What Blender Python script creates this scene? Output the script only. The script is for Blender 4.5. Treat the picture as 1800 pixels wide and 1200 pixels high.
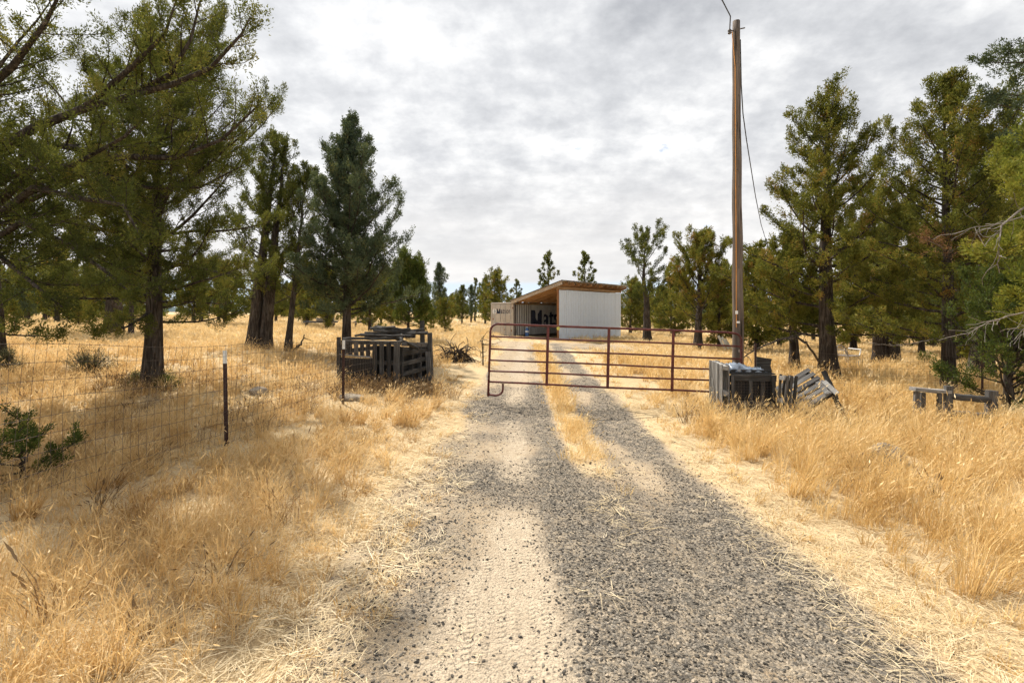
import bpy, bmesh, math, re
import numpy as np
from mathutils import Vector, Matrix

for o in list(bpy.data.objects):
    bpy.data.objects.remove(o)
R = math.radians
scn = bpy.context.scene
COL = scn.collection
F, CX, HY, EYE = 850.0, 900.0, 548.0, 1.85      # focal length (px of an 1800 px wide picture), centre, horizon, eye height

# ------------------------------------------------------------------ camera
cam_d = bpy.data.cameras.new('camera')
cam_d.sensor_width = 36
cam_d.lens = 17.0
cam_d.shift_y = -(600 - HY) / 1800
cam_d.clip_start = 0.05
cam_d.clip_end = 9000
cam = bpy.data.objects.new('camera', cam_d)
cam.location = (0, 0, EYE)
cam.rotation_euler = (R(90), 0, 0)
COL.objects.link(cam)
scn.camera = cam

# ------------------------------------------------------------------ node helper
class G:
    def __init__(s, nt): s.nt = nt
    def __call__(s, typ, props=None, **inp):
        n = s.nt.nodes.new(typ)
        for k, v in (props or {}).items(): setattr(n, k, v)
        for k, v in inp.items():
            sock = n.inputs[int(k[1:])] if re.match(r'i\d+$', k) else n.inputs[k.replace('_', ' ')]
            if isinstance(v, bpy.types.NodeSocket): s.nt.links.new(v, sock)
            else: sock.default_value = v
        return n
    def ramp(s, fac, stops, interp='LINEAR'):
        n = s.nt.nodes.new('ShaderNodeValToRGB')
        cr = n.color_ramp
        cr.interpolation = interp
        while len(cr.elements) < len(stops): cr.elements.new(0.5)
        for e, (p, c) in zip(cr.elements, stops):
            e.position = p
            e.color = (c, c, c, 1) if isinstance(c, (int, float)) else (c[0], c[1], c[2], 1)
        s.nt.links.new(fac, n.inputs[0])
        return n.outputs[0]
    def mix(s, fac, a, b, mode='MIX'):
        n = s.nt.nodes.new('ShaderNodeMix')
        n.data_type = 'RGBA'; n.blend_type = mode
        for i, v in ((0, fac), (6, a), (7, b)):
            if isinstance(v, bpy.types.NodeSocket): s.nt.links.new(v, n.inputs[i])
            elif i == 0: n.inputs[0].default_value = v
            else: n.inputs[i].default_value = (v[0], v[1], v[2], 1)
        return n.outputs[2]
    def math(s, op, a, b=0.5, clamp=False):
        n = s.nt.nodes.new('ShaderNodeMath')
        n.operation = op; n.use_clamp = clamp
        for i, v in ((0, a), (1, b)):
            if isinstance(v, bpy.types.NodeSocket): s.nt.links.new(v, n.inputs[i])
            else: n.inputs[i].default_value = v
        return n.outputs[0]
    def noise(s, vec, scale, detail=4, rough=0.55, dist=0.0):
        return s('ShaderNodeTexNoise', Vector=vec, Scale=scale, Detail=detail, Roughness=rough, Distortion=dist).outputs[0]
    def scaled(s, vec, sc, rot=(0, 0, 0), loc=(0, 0, 0)):
        return s('ShaderNodeMapping', Vector=vec, Scale=sc, Rotation=rot, Location=loc).outputs[0]

# ------------------------------------------------------------------ world and sun
SUN_AZ = math.atan2(-0.60, 0.80)       # from +Y towards +X
SUN_EL = R(51)
world = bpy.data.worlds.new('World')
scn.world = world
world.use_nodes = True
nt = world.node_tree
nt.nodes.clear()
g = G(nt)
out = g('ShaderNodeOutputWorld')
dirv = g('ShaderNodeTexCoord').outputs['Generated']
sky = g('ShaderNodeTexSky', dict(sky_type='NISHITA', sun_disc=False, sun_elevation=SUN_EL, sun_rotation=SUN_AZ,
                                 air_density=1.0, dust_density=1.2, ozone_density=1.0, altitude=900))
sep = g('ShaderNodeSeparateXYZ', Vector=dirv)
zz = sep.outputs[2]
zc = g.math('ADD', g.math('MAXIMUM', zz, 0.0), 0.34)
plane = g('ShaderNodeVectorMath', dict(operation='DIVIDE'), i0=dirv, i1=g('ShaderNodeCombineXYZ', X=zc, Y=zc, Z=zc).outputs[0]).outputs[0]
plane = g('ShaderNodeVectorMath', dict(operation='MULTIPLY'), i0=plane, i1=(1.0, 1.0, 0.0)).outputs[0]
n_big = g.noise(g.scaled(plane, (1.0, 1.0, 1), loc=(5.3, 2.2, 0)), 2.1, 8, 0.58, 0.0)
n_fin = g.noise(g.scaled(plane, (1.0, 1.1, 1), loc=(8.2, 4.4, 2)), 8.0, 6, 0.6, 0.0)
dens = g.math('ADD', g.math('MULTIPLY', n_big, 0.6), g.math('MULTIPLY', n_fin, 0.4))
ccol = g.ramp(dens, [(0.37, (0.90, 0.90, 0.90)), (0.44, (0.72, 0.724, 0.73)), (0.52, (0.565, 0.575, 0.595)), (0.66, (0.37, 0.383, 0.41))])
# low layer of even stratus towards the horizon
low = g.ramp(zz, [(0.10, 1.0), (0.30, 0.0)])
strat = g.ramp(g.noise(g.scaled(dirv, (1.2, 1.2, 14)), 2.4, 4, 0.5), [(0.35, (0.66, 0.652, 0.645)), (0.65, (0.78, 0.758, 0.735))])
ccol = g.mix(g.math('MULTIPLY', low, 0.8), ccol, strat)
# thin bright cloud round the veiled sun
sdir = Vector((math.sin(SUN_AZ) * math.cos(SUN_EL), math.cos(SUN_AZ) * math.cos(SUN_EL), math.sin(SUN_EL)))
dt = g('ShaderNodeVectorMath', dict(operation='DOT_PRODUCT'), i0=dirv, i1=tuple(sdir)).outputs['Value']
glow = g.math('POWER', g.math('MAXIMUM', dt, 0.0), 5.0)
ccol = g.mix(1.0, ccol, g.ramp(glow, [(0.0, 0.0), (1.0, 0.13)]), 'ADD')
cover = g.ramp(dens, [(0.33, 0.35), (0.375, 1.0)])
deck = g.ramp(zz, [(0.0555, 0.0), (0.0635, 1.0)])
cover = g.math('MULTIPLY', cover, deck)
blue_low = g.ramp(zz, [(0.0, (0.74, 0.80, 0.86)), (0.06, (0.60, 0.70, 0.80))])
lowband = g.ramp(zz, [(0.05, 1.0), (0.12, 0.0)])
skyc = g('ShaderNodeVectorMath', dict(operation='SCALE'), i0=sky.outputs[0], Scale=0.10).outputs[0]
bluec = g.mix(lowband, skyc, blue_low)
allc = g.mix(cover, bluec, ccol)
bg = g('ShaderNodeBackground', Color=allc, Strength=0.92)
nt.links.new(bg.outputs[0], out.inputs[0])

sun_d = bpy.data.lights.new('sun', 'SUN')
sun_d.energy = 5.0
sun_d.angle = R(1.6)
sun_d.color = (1.0, 0.93, 0.82)
sun = bpy.data.objects.new('sun', sun_d)
sun.rotation_euler = sdir.to_track_quat('Z', 'Y').to_euler()
COL.objects.link(sun)

vs = scn.view_settings
vs.view_transform = 'Standard'
vs.look = 'None'
vs.exposure = 0.52
vs.gamma = 1.0
vs.use_curve_mapping = False
scn.cycles.max_bounces = 4
scn.cycles.diffuse_bounces = 3
scn.cycles.glossy_bounces = 2
scn.cycles.transmission_bounces = 3
scn.cycles.use_adaptive_sampling = True
scn.cycles.adaptive_threshold = 0.03
scn.cycles.adaptive_min_samples = 16
scn.cycles.use_denoising = True

# ------------------------------------------------------------------ helpers
def X(px, d): return (px - CX) / F * d
def Z(py, d): return EYE + (HY - py) / F * d

def _hash(ix, iy, s):
    n = (ix.astype(np.int64) * 374761393 + iy.astype(np.int64) * 668265263 + s * 1442695041) & 0x7fffffff
    n = ((n ^ (n >> 13)) * 1274126177) & 0x7fffffff
    return ((n ^ (n >> 16)) & 0xffff) / 65535.0
def vnoise(x, y, scale, seed=0, octv=3):
    x = np.asarray(x, float) * scale; y = np.asarray(y, float) * scale
    tot = 0.0; amp = 1.0; nrm = 0.0
    for k in range(octv):
        ix = np.floor(x); iy = np.floor(y)
        fx = x - ix; fy = y - iy
        fx = fx * fx * (3 - 2 * fx); fy = fy * fy * (3 - 2 * fy)
        a = _hash(ix, iy, seed + k); b = _hash(ix + 1, iy, seed + k)
        c = _hash(ix, iy + 1, seed + k); d = _hash(ix + 1, iy + 1, seed + k)
        tot = tot + amp * ((a * (1 - fx) + b * fx) * (1 - fy) + (c * (1 - fx) + d * fx) * fy)
        nrm += amp; amp *= 0.5; x = x * 2.03 + 7.1; y = y * 2.03 + 3.7
    return tot / nrm
def sstep(a, b, v):
    t = np.clip((np.asarray(v, float) - a) / (b - a), 0, 1)
    return t * t * (3 - 2 * t)

def road_u(x, y):
    """distance across the drive from its left wheel track"""
    x = np.asarray(x, float); y = np.asarray(y, float)
    drift = np.where(y > 9, (y - 9) * 0.028, 0.0)
    return x - drift
def road_mask(x, y):
    u = road_u(x, y)
    wob = (vnoise(x, y, 0.9, 11) - 0.5) * 0.55
    lft = -0.75 - 0.35 * sstep(8, 4, y)
    m = sstep(lft - 0.3, lft + 0.2, u + wob) * sstep(2.5, 2.05, u + wob * 0.7)
    m = m * sstep(31, 27, y)
    pad = sstep(24, 26, y) * sstep(31.5, 29.5, y) * sstep(-2.5, 0, x) * sstep(8.5, 5.5, x)
    return np.maximum(m, pad * 0.9)
def gz(x, y):
    x = np.asarray(x, float); y = np.asarray(y, float)
    z = -0.7 * np.tanh(x / 20.0)
    z = z + (vnoise(x, y, 0.045, 3) - 0.5) * 0.5 * sstep(18, 60, np.hypot(x, y))
    rm = road_mask(x, y)
    z = z + (1 - rm) * (0.05 + (vnoise(x, y, 0.6, 5) - 0.5) * 0.12)
    u = road_u(x, y)
    z = z - rm * 0.035 * (np.exp(-((u - 0.0) / 0.3) ** 2) + np.exp(-((u - 1.6) / 0.35) ** 2))
    return z
def gzf(x, y): return float(gz(x, y))

class MB:
    def __init__(s): s.v = []; s.f = []; s.n = 0
    def add(s, verts, faces):
        s.v.extend([tuple(map(float, p)) for p in verts])
        s.f.extend([tuple(int(i) + s.n for i in f) for f in faces])
        s.n += len(verts)
        return s
    def box(s, c, d, m=None, jit=0.0, rng=None, taper=0.0):
        """box with centre c and size d; m is a Matrix applied after"""
        hx, hy, hz = d[0] / 2, d[1] / 2, d[2] / 2
        b = min(hx, hy, hz) * 0.22
        vs_ = []
        for sz in (-1, 1):
            for sx, sy in ((-1, -1), (1, -1), (1, 1), (-1, 1)):
                vs_.append(Vector((sx * hx, sy * hy, sz * hz)))
        # light chamfer on the long edges: octagonal section along the longest axis
        ax = max(range(3), key=lambda i: d[i])
        o1, o2 = [i for i in range(3) if i != ax]
        h = (hx, hy, hz)
        ring = [(-1, -1, 0), (-1, -1, 1), (1, -1, 1), (1, -1, 0), (1, 1, 0), (1, 1, 1), (-1, 1, 1), (-1, 1, 0)]
        sec = []
        for a_, b_, w in ring:
            if w == 0: sec.append((a_ * h[o1], b_ * (h[o2] - b)))
            else: sec.append((a_ * (h[o1] - b), b_ * h[o2]))
        vs_ = []
        for e in (-1, 1):
            for (p, q) in sec:
                vv = [0, 0, 0]
                k = 1.0
                vv[ax] = e * h[ax]; vv[o1] = p * k; vv[o2] = q * k
                v = Vector(vv)
                if jit and rng is not None: v += Vector(rng.uniform(-jit, jit, 3))
                vs_.append(v)
        fs = [tuple(range(8))[::-1], tuple(range(8, 16))]
        for i in range(8): fs.append((i, (i + 1) % 8, 8 + (i + 1) % 8, 8 + i))
        c = Vector(c)
        vs_ = [v + c for v in vs_]
        if m is not None: vs_ = [m @ v for v in vs_]
        return s.add(vs_, fs)
    def beam(s, a, b, w, t, up=(0, 0, 1), jit=0, rng=None):
        """board from a to b, w wide and t thick; the thickness lies along up"""
        a = Vector(a); b = Vector(b)
        d = b - a; L = d.length; d.normalize()
        u = Vector(up)
        side = d.cross(u)
        if side.length < 1e-4: side = d.cross(Vector((0, 1, 0)))
        side.normalize(); u = side.cross(d)
        m = Matrix((d, side, u)).transposed().to_4x4()
        m.translation = (a + b) / 2
        return s.box((0, 0, 0), (L, w, t), m, jit, rng)
    def tube(s, pts, rad, n=8, cap=True, flute=None):
        P = np.asarray(pts, float); k = len(P)
        rad = np.broadcast_to(np.asarray(rad, float), (k,))
        T = np.gradient(P, axis=0); T /= np.linalg.norm(T, axis=1)[:, None] + 1e-9
        ref = np.array([1.0, 0.1, 0.05]) if abs(T[:, 2]).mean() > 0.6 else np.array([0.05, 0.1, 1.0])
        A = np.cross(T, ref); A /= np.linalg.norm(A, axis=1)[:, None] + 1e-9
        B = np.cross(T, A)
        th = np.linspace(0, 2 * math.pi, n, endpoint=False)
        rr = rad[:, None] * np.ones((1, n))
        if flute is not None: rr = rr * flute(np.arange(k)[:, None], th[None, :])
        V = P[:, None, :] + rr[:, :, None] * (np.cos(th)[None, :, None] * A[:, None, :] + np.sin(th)[None, :, None] * B[:, None, :])
        fs = []
        for i in range(k - 1):
            for j in range(n):
                j2 = (j + 1) % n
                fs.append((i * n + j, i * n + j2, (i + 1) * n + j2, (i + 1) * n + j))
        if cap:
            fs.append(tuple(range(n))[::-1]); fs.append(tuple((k - 1) * n + j for j in range(n)))
        return s.add(V.reshape(-1, 3), fs)
    def mesh(s, name, m, smooth=False):
        me = bpy.data.meshes.new(name)
        me.from_pydata(s.v, [], s.f)
        me.materials.append(m)
        if smooth: me.polygons.foreach_set('use_smooth', [True] * len(me.polygons))
        me.update()
        return me
    def build(s, name, m, parent=None, smooth=False, **props):
        return obj(name, s.mesh(name, m, smooth), parent, **props)

def obj(name, me, parent=None, loc=None, rz=None, **props):
    o = bpy.data.objects.new(name, me)
    COL.objects.link(o)
    if parent is not None: o.parent = parent
    if loc is not None: o.location = loc
    if rz is not None: o.rotation_euler = (0, 0, rz)
    for k, v in props.items(): o[k] = v
    return o
def thing(name, label, cat, loc, rz=0.0, group=None):
    o = obj(name, None, None, loc, rz, label=label, category=cat)
    o.empty_display_size = 0.2
    if group: o['group'] = group
    return o
def copy_tree(o, parent=None):
    c = o.copy(); COL.objects.link(c); c.parent = parent
    for ch in list(o.children): copy_tree(ch, c)
    return c
def raw_mesh(name, V, Fc, m, smooth=False):
    """fast mesh from numpy arrays with faces all of one size"""
    me = bpy.data.meshes.new(name)
    k = Fc.shape[1]
    me.vertices.add(len(V)); me.vertices.foreach_set('co', np.ascontiguousarray(V, dtype=np.float32).ravel())
    me.loops.add(Fc.size); me.loops.foreach_set('vertex_index', np.ascontiguousarray(Fc, dtype=np.int32).ravel())
    me.polygons.add(len(Fc)); me.polygons.foreach_set('loop_start', np.arange(0, Fc.size, k, dtype=np.int32))
    me.materials.append(m)
    if smooth: me.polygons.foreach_set('use_smooth', np.ones(len(Fc), dtype=bool))
    me.update(calc_edges=True)
    return me

# ------------------------------------------------------------------ materials
def new_mat(name):
    m = bpy.data.materials.new(name)
    m.use_nodes = True
    m.node_tree.nodes.clear()
    g = G(m.node_tree)
    o = g('ShaderNodeOutputMaterial')
    return m, g, o
def principled(g, o, color, rough=0.8, normal=None, metal=0.0, spec=0.3, **kw):
    p = g('ShaderNodeBsdfPrincipled', Base_Color=color, Roughness=rough, Metallic=metal)
    p.inputs['Specular IOR Level'].default_value = spec
    if normal is not None: g.nt.links.new(normal, p.inputs['Normal'])
    g.nt.links.new(p.outputs[0], o.inputs[0])
    return p
def bump(g, h, strength=0.5, dist=0.02):
    return g('ShaderNodeBump', Height=h, Strength=strength, Distance=dist).outputs[0]

def mat_wood(name, dark, mid, light, along='X', rough=0.85, wear=None):
    m, g, o = new_mat(name)
    tc = g('ShaderNodeTexCoord').outputs['Object']
    rnd = g('ShaderNodeObjectInfo').outputs['Random']
    off = g('ShaderNodeCombineXYZ', X=g.math('MULTIPLY', rnd, 37.0), Y=g.math('MULTIPLY', rnd, 11.0), Z=g.math('MULTIPLY', rnd, 23.0)).outputs[0]
    vec = g('ShaderNodeVectorMath', dict(operation='ADD'), i0=tc, i1=off).outputs[0]
    sc = {'X': (1.2, 26, 26), 'Y': (26, 1.2, 26), 'Z': (26, 26, 1.2)}[along]
    grain = g.noise(g.scaled(vec, sc), 1.6, 6, 0.65, 0.4)
    blot = g.noise(vec, 2.3, 4, 0.6)
    v = g.math('ADD', g.math('MULTIPLY', grain, 0.65), g.math('MULTIPLY', blot, 0.35))
    v = g.math('ADD', v, g.math('MULTIPLY', g.math('SUBTRACT', rnd, 0.5), 0.14))
    col = g.ramp(v, [(0.32, dark), (0.5, mid), (0.68, light)])
    principled(g, o, col, rough, bump(g, grain, 0.5, 0.008), spec=0.2)
    return m
M = {}
M['grey_x'] = mat_wood('weathered board along x', (0.035, 0.032, 0.030), (0.105, 0.10, 0.095), (0.24, 0.23, 0.22), 'X')
M['grey_z'] = mat_wood('weathered board along z', (0.035, 0.032, 0.030), (0.105, 0.10, 0.095), (0.24, 0.23, 0.22), 'Z')
M['grey_y'] = mat_wood('weathered board along y', (0.035, 0.032, 0.030), (0.105, 0.10, 0.095), (0.24, 0.23, 0.22), 'Y')
for ax in 'XYZ': M['dark_' + ax.lower()] = mat_wood('dark weathered board along ' + ax.lower(), (0.016, 0.015, 0.014), (0.052, 0.049, 0.046), (0.135, 0.128, 0.12), ax)
M['pale_z'] = mat_wood('silvered board along z', (0.07, 0.067, 0.062), (0.18, 0.175, 0.167), (0.33, 0.325, 0.31), 'Z')
M['pale_x'] = mat_wood('silvered board along x', (0.10, 0.095, 0.09), (0.25, 0.24, 0.225), (0.42, 0.41, 0.39), 'X')
M['pole'] = mat_wood('pole wood', (0.045, 0.036, 0.029), (0.145, 0.116, 0.094), (0.27, 0.22, 0.18), 'Z', 0.8)
M['pale_lum'] = mat_wood('weathered barge board', (0.22, 0.17, 0.12), (0.38, 0.31, 0.24), (0.50, 0.42, 0.34), 'X', 0.8)
M['lumber_x'] = mat_wood('rafter lumber along x', (0.16, 0.075, 0.03), (0.34, 0.18, 0.08), (0.48, 0.29, 0.15), 'X', 0.75)
M['lumber_y'] = mat_wood('rafter lumber along y', (0.20, 0.12, 0.06), (0.36, 0.23, 0.12), (0.48, 0.33, 0.20), 'Y', 0.75)
M['lumber_z'] = mat_wood('post lumber along z', (0.13, 0.05, 0.02), (0.25, 0.11, 0.045), (0.33, 0.16, 0.07), 'Z', 0.75)
M['dead_wood'] = mat_wood('dead branch wood', (0.10, 0.085, 0.07), (0.22, 0.195, 0.17), (0.36, 0.33, 0.30), 'X')
M['dark_wood'] = mat_wood('dark root wood', (0.018, 0.013, 0.010), (0.055, 0.040, 0.030), (0.13, 0.10, 0.08), 'X')

def mat_pole():
    m, g, o = new_mat('cracked pole wood')
    tc = g('ShaderNodeTexCoord').outputs['Object']
    grain = g.noise(g.scaled(tc, (30, 30, 1.0)), 1.6, 6, 0.65, 0.4)
    blot = g.noise(g.scaled(tc, (2.5, 2.5, 0.7)), 1.2, 4, 0.6)
    v = g.math('ADD', g.math('MULTIPLY', grain, 0.6), g.math('MULTIPLY', blot, 0.4))
    col = g.ramp(v, [(0.32, (0.055, 0.044, 0.036)), (0.5, (0.140, 0.113, 0.093)), (0.68, (0.25, 0.205, 0.17))])
    crack = g.ramp(g.noise(g.scaled(tc, (26, 26, 0.55)), 1.3, 3, 0.5, 0.6), [(0.60, 0.0), (0.66, 1.0)])
    col = g.mix(crack, col, (0.018, 0.013, 0.010))
    principled(g, o, col, 0.85, bump(g, g.math('SUBTRACT', grain, crack), 0.7, 0.01), spec=0.15)
    return m
M['pole'] = mat_pole()
def mat_bark():
    m, g, o = new_mat('juniper bark')
    tc = g('ShaderNodeTexCoord').outputs['Object']
    st = g.noise(g.scaled(tc, (14, 14, 1.6)), 1.5, 6, 0.65, 0.8)
    bl = g.noise(tc, 1.6, 3, 0.5)
    v = g.math('ADD', g.math('MULTIPLY', st, 0.75), g.math('MULTIPLY', bl, 0.25))
    col = g.ramp(v, [(0.34, (0.016, 0.013, 0.011)), (0.5, (0.060, 0.050, 0.042)), (0.68, (0.165, 0.140, 0.12))])
    principled(g, o, col, 0.95, bump(g, st, 1.0, 0.05), spec=0.1)
    return m
M['bark'] = mat_bark()

def mat_leaf(name, stops, trans=0.3, noise_amt=0.25):
    m, g, o = new_mat(name)
    a = g('ShaderNodeAttribute', dict(attribute_name='tint')).outputs['Fac']
    pos = g('ShaderNodeTexCoord').outputs['Object']
    nz = g.noise(pos, 0.9, 3, 0.5)
    v = g.math('ADD', a, g.math('MULTIPLY', g.math('SUBTRACT', nz, 0.5), noise_amt * 2), True)
    col = g.ramp(v, stops)
    d = g('ShaderNodeBsdfDiffuse', Color=col)
    t = g('ShaderNodeBsdfTranslucent', Color=g.mix(0.4, col, (0.22, 0.23, 0.035)))
    gl = g('ShaderNodeBsdfGlossy', Color=(0.5, 0.5, 0.45, 1), Roughness=0.55)
    mx = g('ShaderNodeMixShader', i0=trans, i1=d.outputs[0], i2=t.outputs[0])
    mx2 = g('ShaderNodeMixShader', i0=0.025, i1=mx.outputs[0], i2=gl.outputs[0])
    g.nt.links.new(mx2.outputs[0], o.inputs[0])
    return m
M['leaf_olive'] = mat_leaf('olive juniper foliage', [(0.0, (0.04144, 0.05, 0.01269)), (0.35, (0.1007, 0.1124, 0.01995)), (0.7, (0.1953, 0.1876, 0.03173)), (0.93, (0.2842, 0.2375, 0.04533)), (1.0, (0.3078, 0.1625, 0.04533))])
M['leaf_dark'] = mat_leaf('dark juniper foliage', [(0.0, (0.03036, 0.04229, 0.01309)), (0.4, (0.06725, 0.08458, 0.02058)), (0.75, (0.1355, 0.1468, 0.02995)), (1.0, (0.206, 0.1762, 0.04212))])
M['leaf_blue'] = mat_leaf('blue green juniper foliage', [(0.0, (0.03214, 0.05008, 0.03175)), (0.4, (0.06888, 0.1013, 0.06237)), (0.75, (0.1206, 0.155, 0.08505)), (1.0, (0.1837, 0.1848, 0.06804))], 0.22)
M['leaf_bright'] = mat_leaf('yellow green foliage', [(0.0, (0.0594, 0.08085, 0.0135)), (0.4, (0.1287, 0.1563, 0.0225)), (0.75, (0.2178, 0.2264, 0.0315)), (1.0, (0.297, 0.2695, 0.054))], 0.35)
M['leaf_green'] = mat_leaf('green pine foliage', [(0.0, (0.03, 0.05, 0.012)), (0.4, (0.065, 0.10, 0.022)), (0.8, (0.12, 0.15, 0.03)), (1.0, (0.17, 0.17, 0.04))])
M['leaf_dead'] = mat_leaf('dead rust foliage', [(0.0, (0.14, 0.06, 0.03)), (0.5, (0.26, 0.12, 0.06)), (1.0, (0.36, 0.20, 0.11))])
M['leaf_sage'] = mat_leaf('sagebrush foliage', [(0.0, (0.05, 0.05, 0.035)), (0.5, (0.11, 0.105, 0.07)), (1.0, (0.20, 0.18, 0.11))], 0.2)

def mat_grass(name, cols, trans=0.38, inst=False):
    m, g, o = new_mat(name)
    geo = g('ShaderNodeNewGeometry').outputs['Position']
    rnd = g('ShaderNodeObjectInfo').outputs['Random']
    isl = g('ShaderNodeAttribute', dict(attribute_name='tint')).outputs['Fac']
    big = g.noise(g.scaled(geo, (1, 1, 0)), 0.35, 4, 0.6)
    v = g.math('ADD', g.math('MULTIPLY', rnd, 0.28) if inst else 0.0, g.math('ADD', g.math('MULTIPLY', isl, 0.34 if inst else 0.62), g.math('MULTIPLY', g.math('SUBTRACT', big, 0.30), 0.95)), True)
    col = g.ramp(v, cols)
    d = g('ShaderNodeBsdfDiffuse', Color=col)
    t = g('ShaderNodeBsdfTranslucent', Color=col)
    gl = g('ShaderNodeBsdfGlossy', Color=(0.9, 0.85, 0.7, 1), Roughness=0.45)
    mx = g('ShaderNodeMixShader', i0=trans, i1=d.outputs[0], i2=t.outputs[0])
    mx2 = g('ShaderNodeMixShader', i0=0.04, i1=mx.outputs[0], i2=gl.outputs[0])
    g.nt.links.new(mx2.outputs[0], o.inputs[0])
    return m
M['grass_gold'] = mat_grass('golden dry grass', [(0.1, (0.4692, 0.294, 0.1035)), (0.4, (0.6732, 0.4606, 0.189)), (0.7, (0.7956, 0.5978, 0.297)), (1.0, (0.8772, 0.735, 0.468))])
M['grass_tan'] = mat_grass('reddish tan dry grass', [(0.04, (0.2652, 0.1496, 0.0559)), (0.28, (0.5508, 0.357, 0.1419)), (0.58, (0.7344, 0.5211, 0.2451)), (1.0, (0.8568, 0.6948, 0.4128))])
M['grass_field'] = mat_grass('field grass', [(0.1, (0.46, 0.30, 0.125)), (0.4, (0.64, 0.46, 0.215)), (0.75, (0.78, 0.61, 0.34)), (1.0, (0.86, 0.74, 0.50))], 0.38, True)
M['straw'] = mat_grass('pale straw', [(0.1, (0.50, 0.38, 0.21)), (0.4, (0.66, 0.53, 0.33)), (0.75, (0.78, 0.66, 0.45)), (1.0, (0.86, 0.77, 0.58))], 0.2)
M['weed'] = mat_grass('dark brown weeds', [(0.1, (0.09, 0.055, 0.03)), (0.5, (0.24, 0.15, 0.07)), (1.0, (0.42, 0.28, 0.13))], 0.2)

def mat_stone():
    m, g, o = new_mat('crushed basalt')
    rnd = g('ShaderNodeObjectInfo').outputs['Random']
    tc = g('ShaderNodeTexCoord').outputs['Object']
    nz = g.noise(tc, 3.0, 3, 0.6)
    v = g.math('ADD', g.math('MULTIPLY', rnd, 0.75), g.math('MULTIPLY', nz, 0.3))
    col = g.ramp(v, [(0.1, (0.026, 0.023, 0.020)), (0.4, (0.088, 0.078, 0.065)), (0.7, (0.19, 0.168, 0.137)), (0.95, (0.46, 0.38, 0.285))])
    principled(g, o, col, 0.85, bump(g, nz, 0.4, 0.01), spec=0.25)
    return m
M['stone'] = mat_stone()

def mat_rock():
    m, g, o = new_mat('pale lichen rock')
    tc = g('ShaderNodeTexCoord').outputs['Object']
    nz = g.noise(tc, 6.0, 6, 0.65)
    col = g.ramp(nz, [(0.3, (0.13, 0.11, 0.09)), (0.5, (0.27, 0.23, 0.18)), (0.7, (0.40, 0.34, 0.26))])
    principled(g, o, col, 0.95, bump(g, nz, 0.6, 0.03), spec=0.15)
    return m
M['rock'] = mat_rock()

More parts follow.
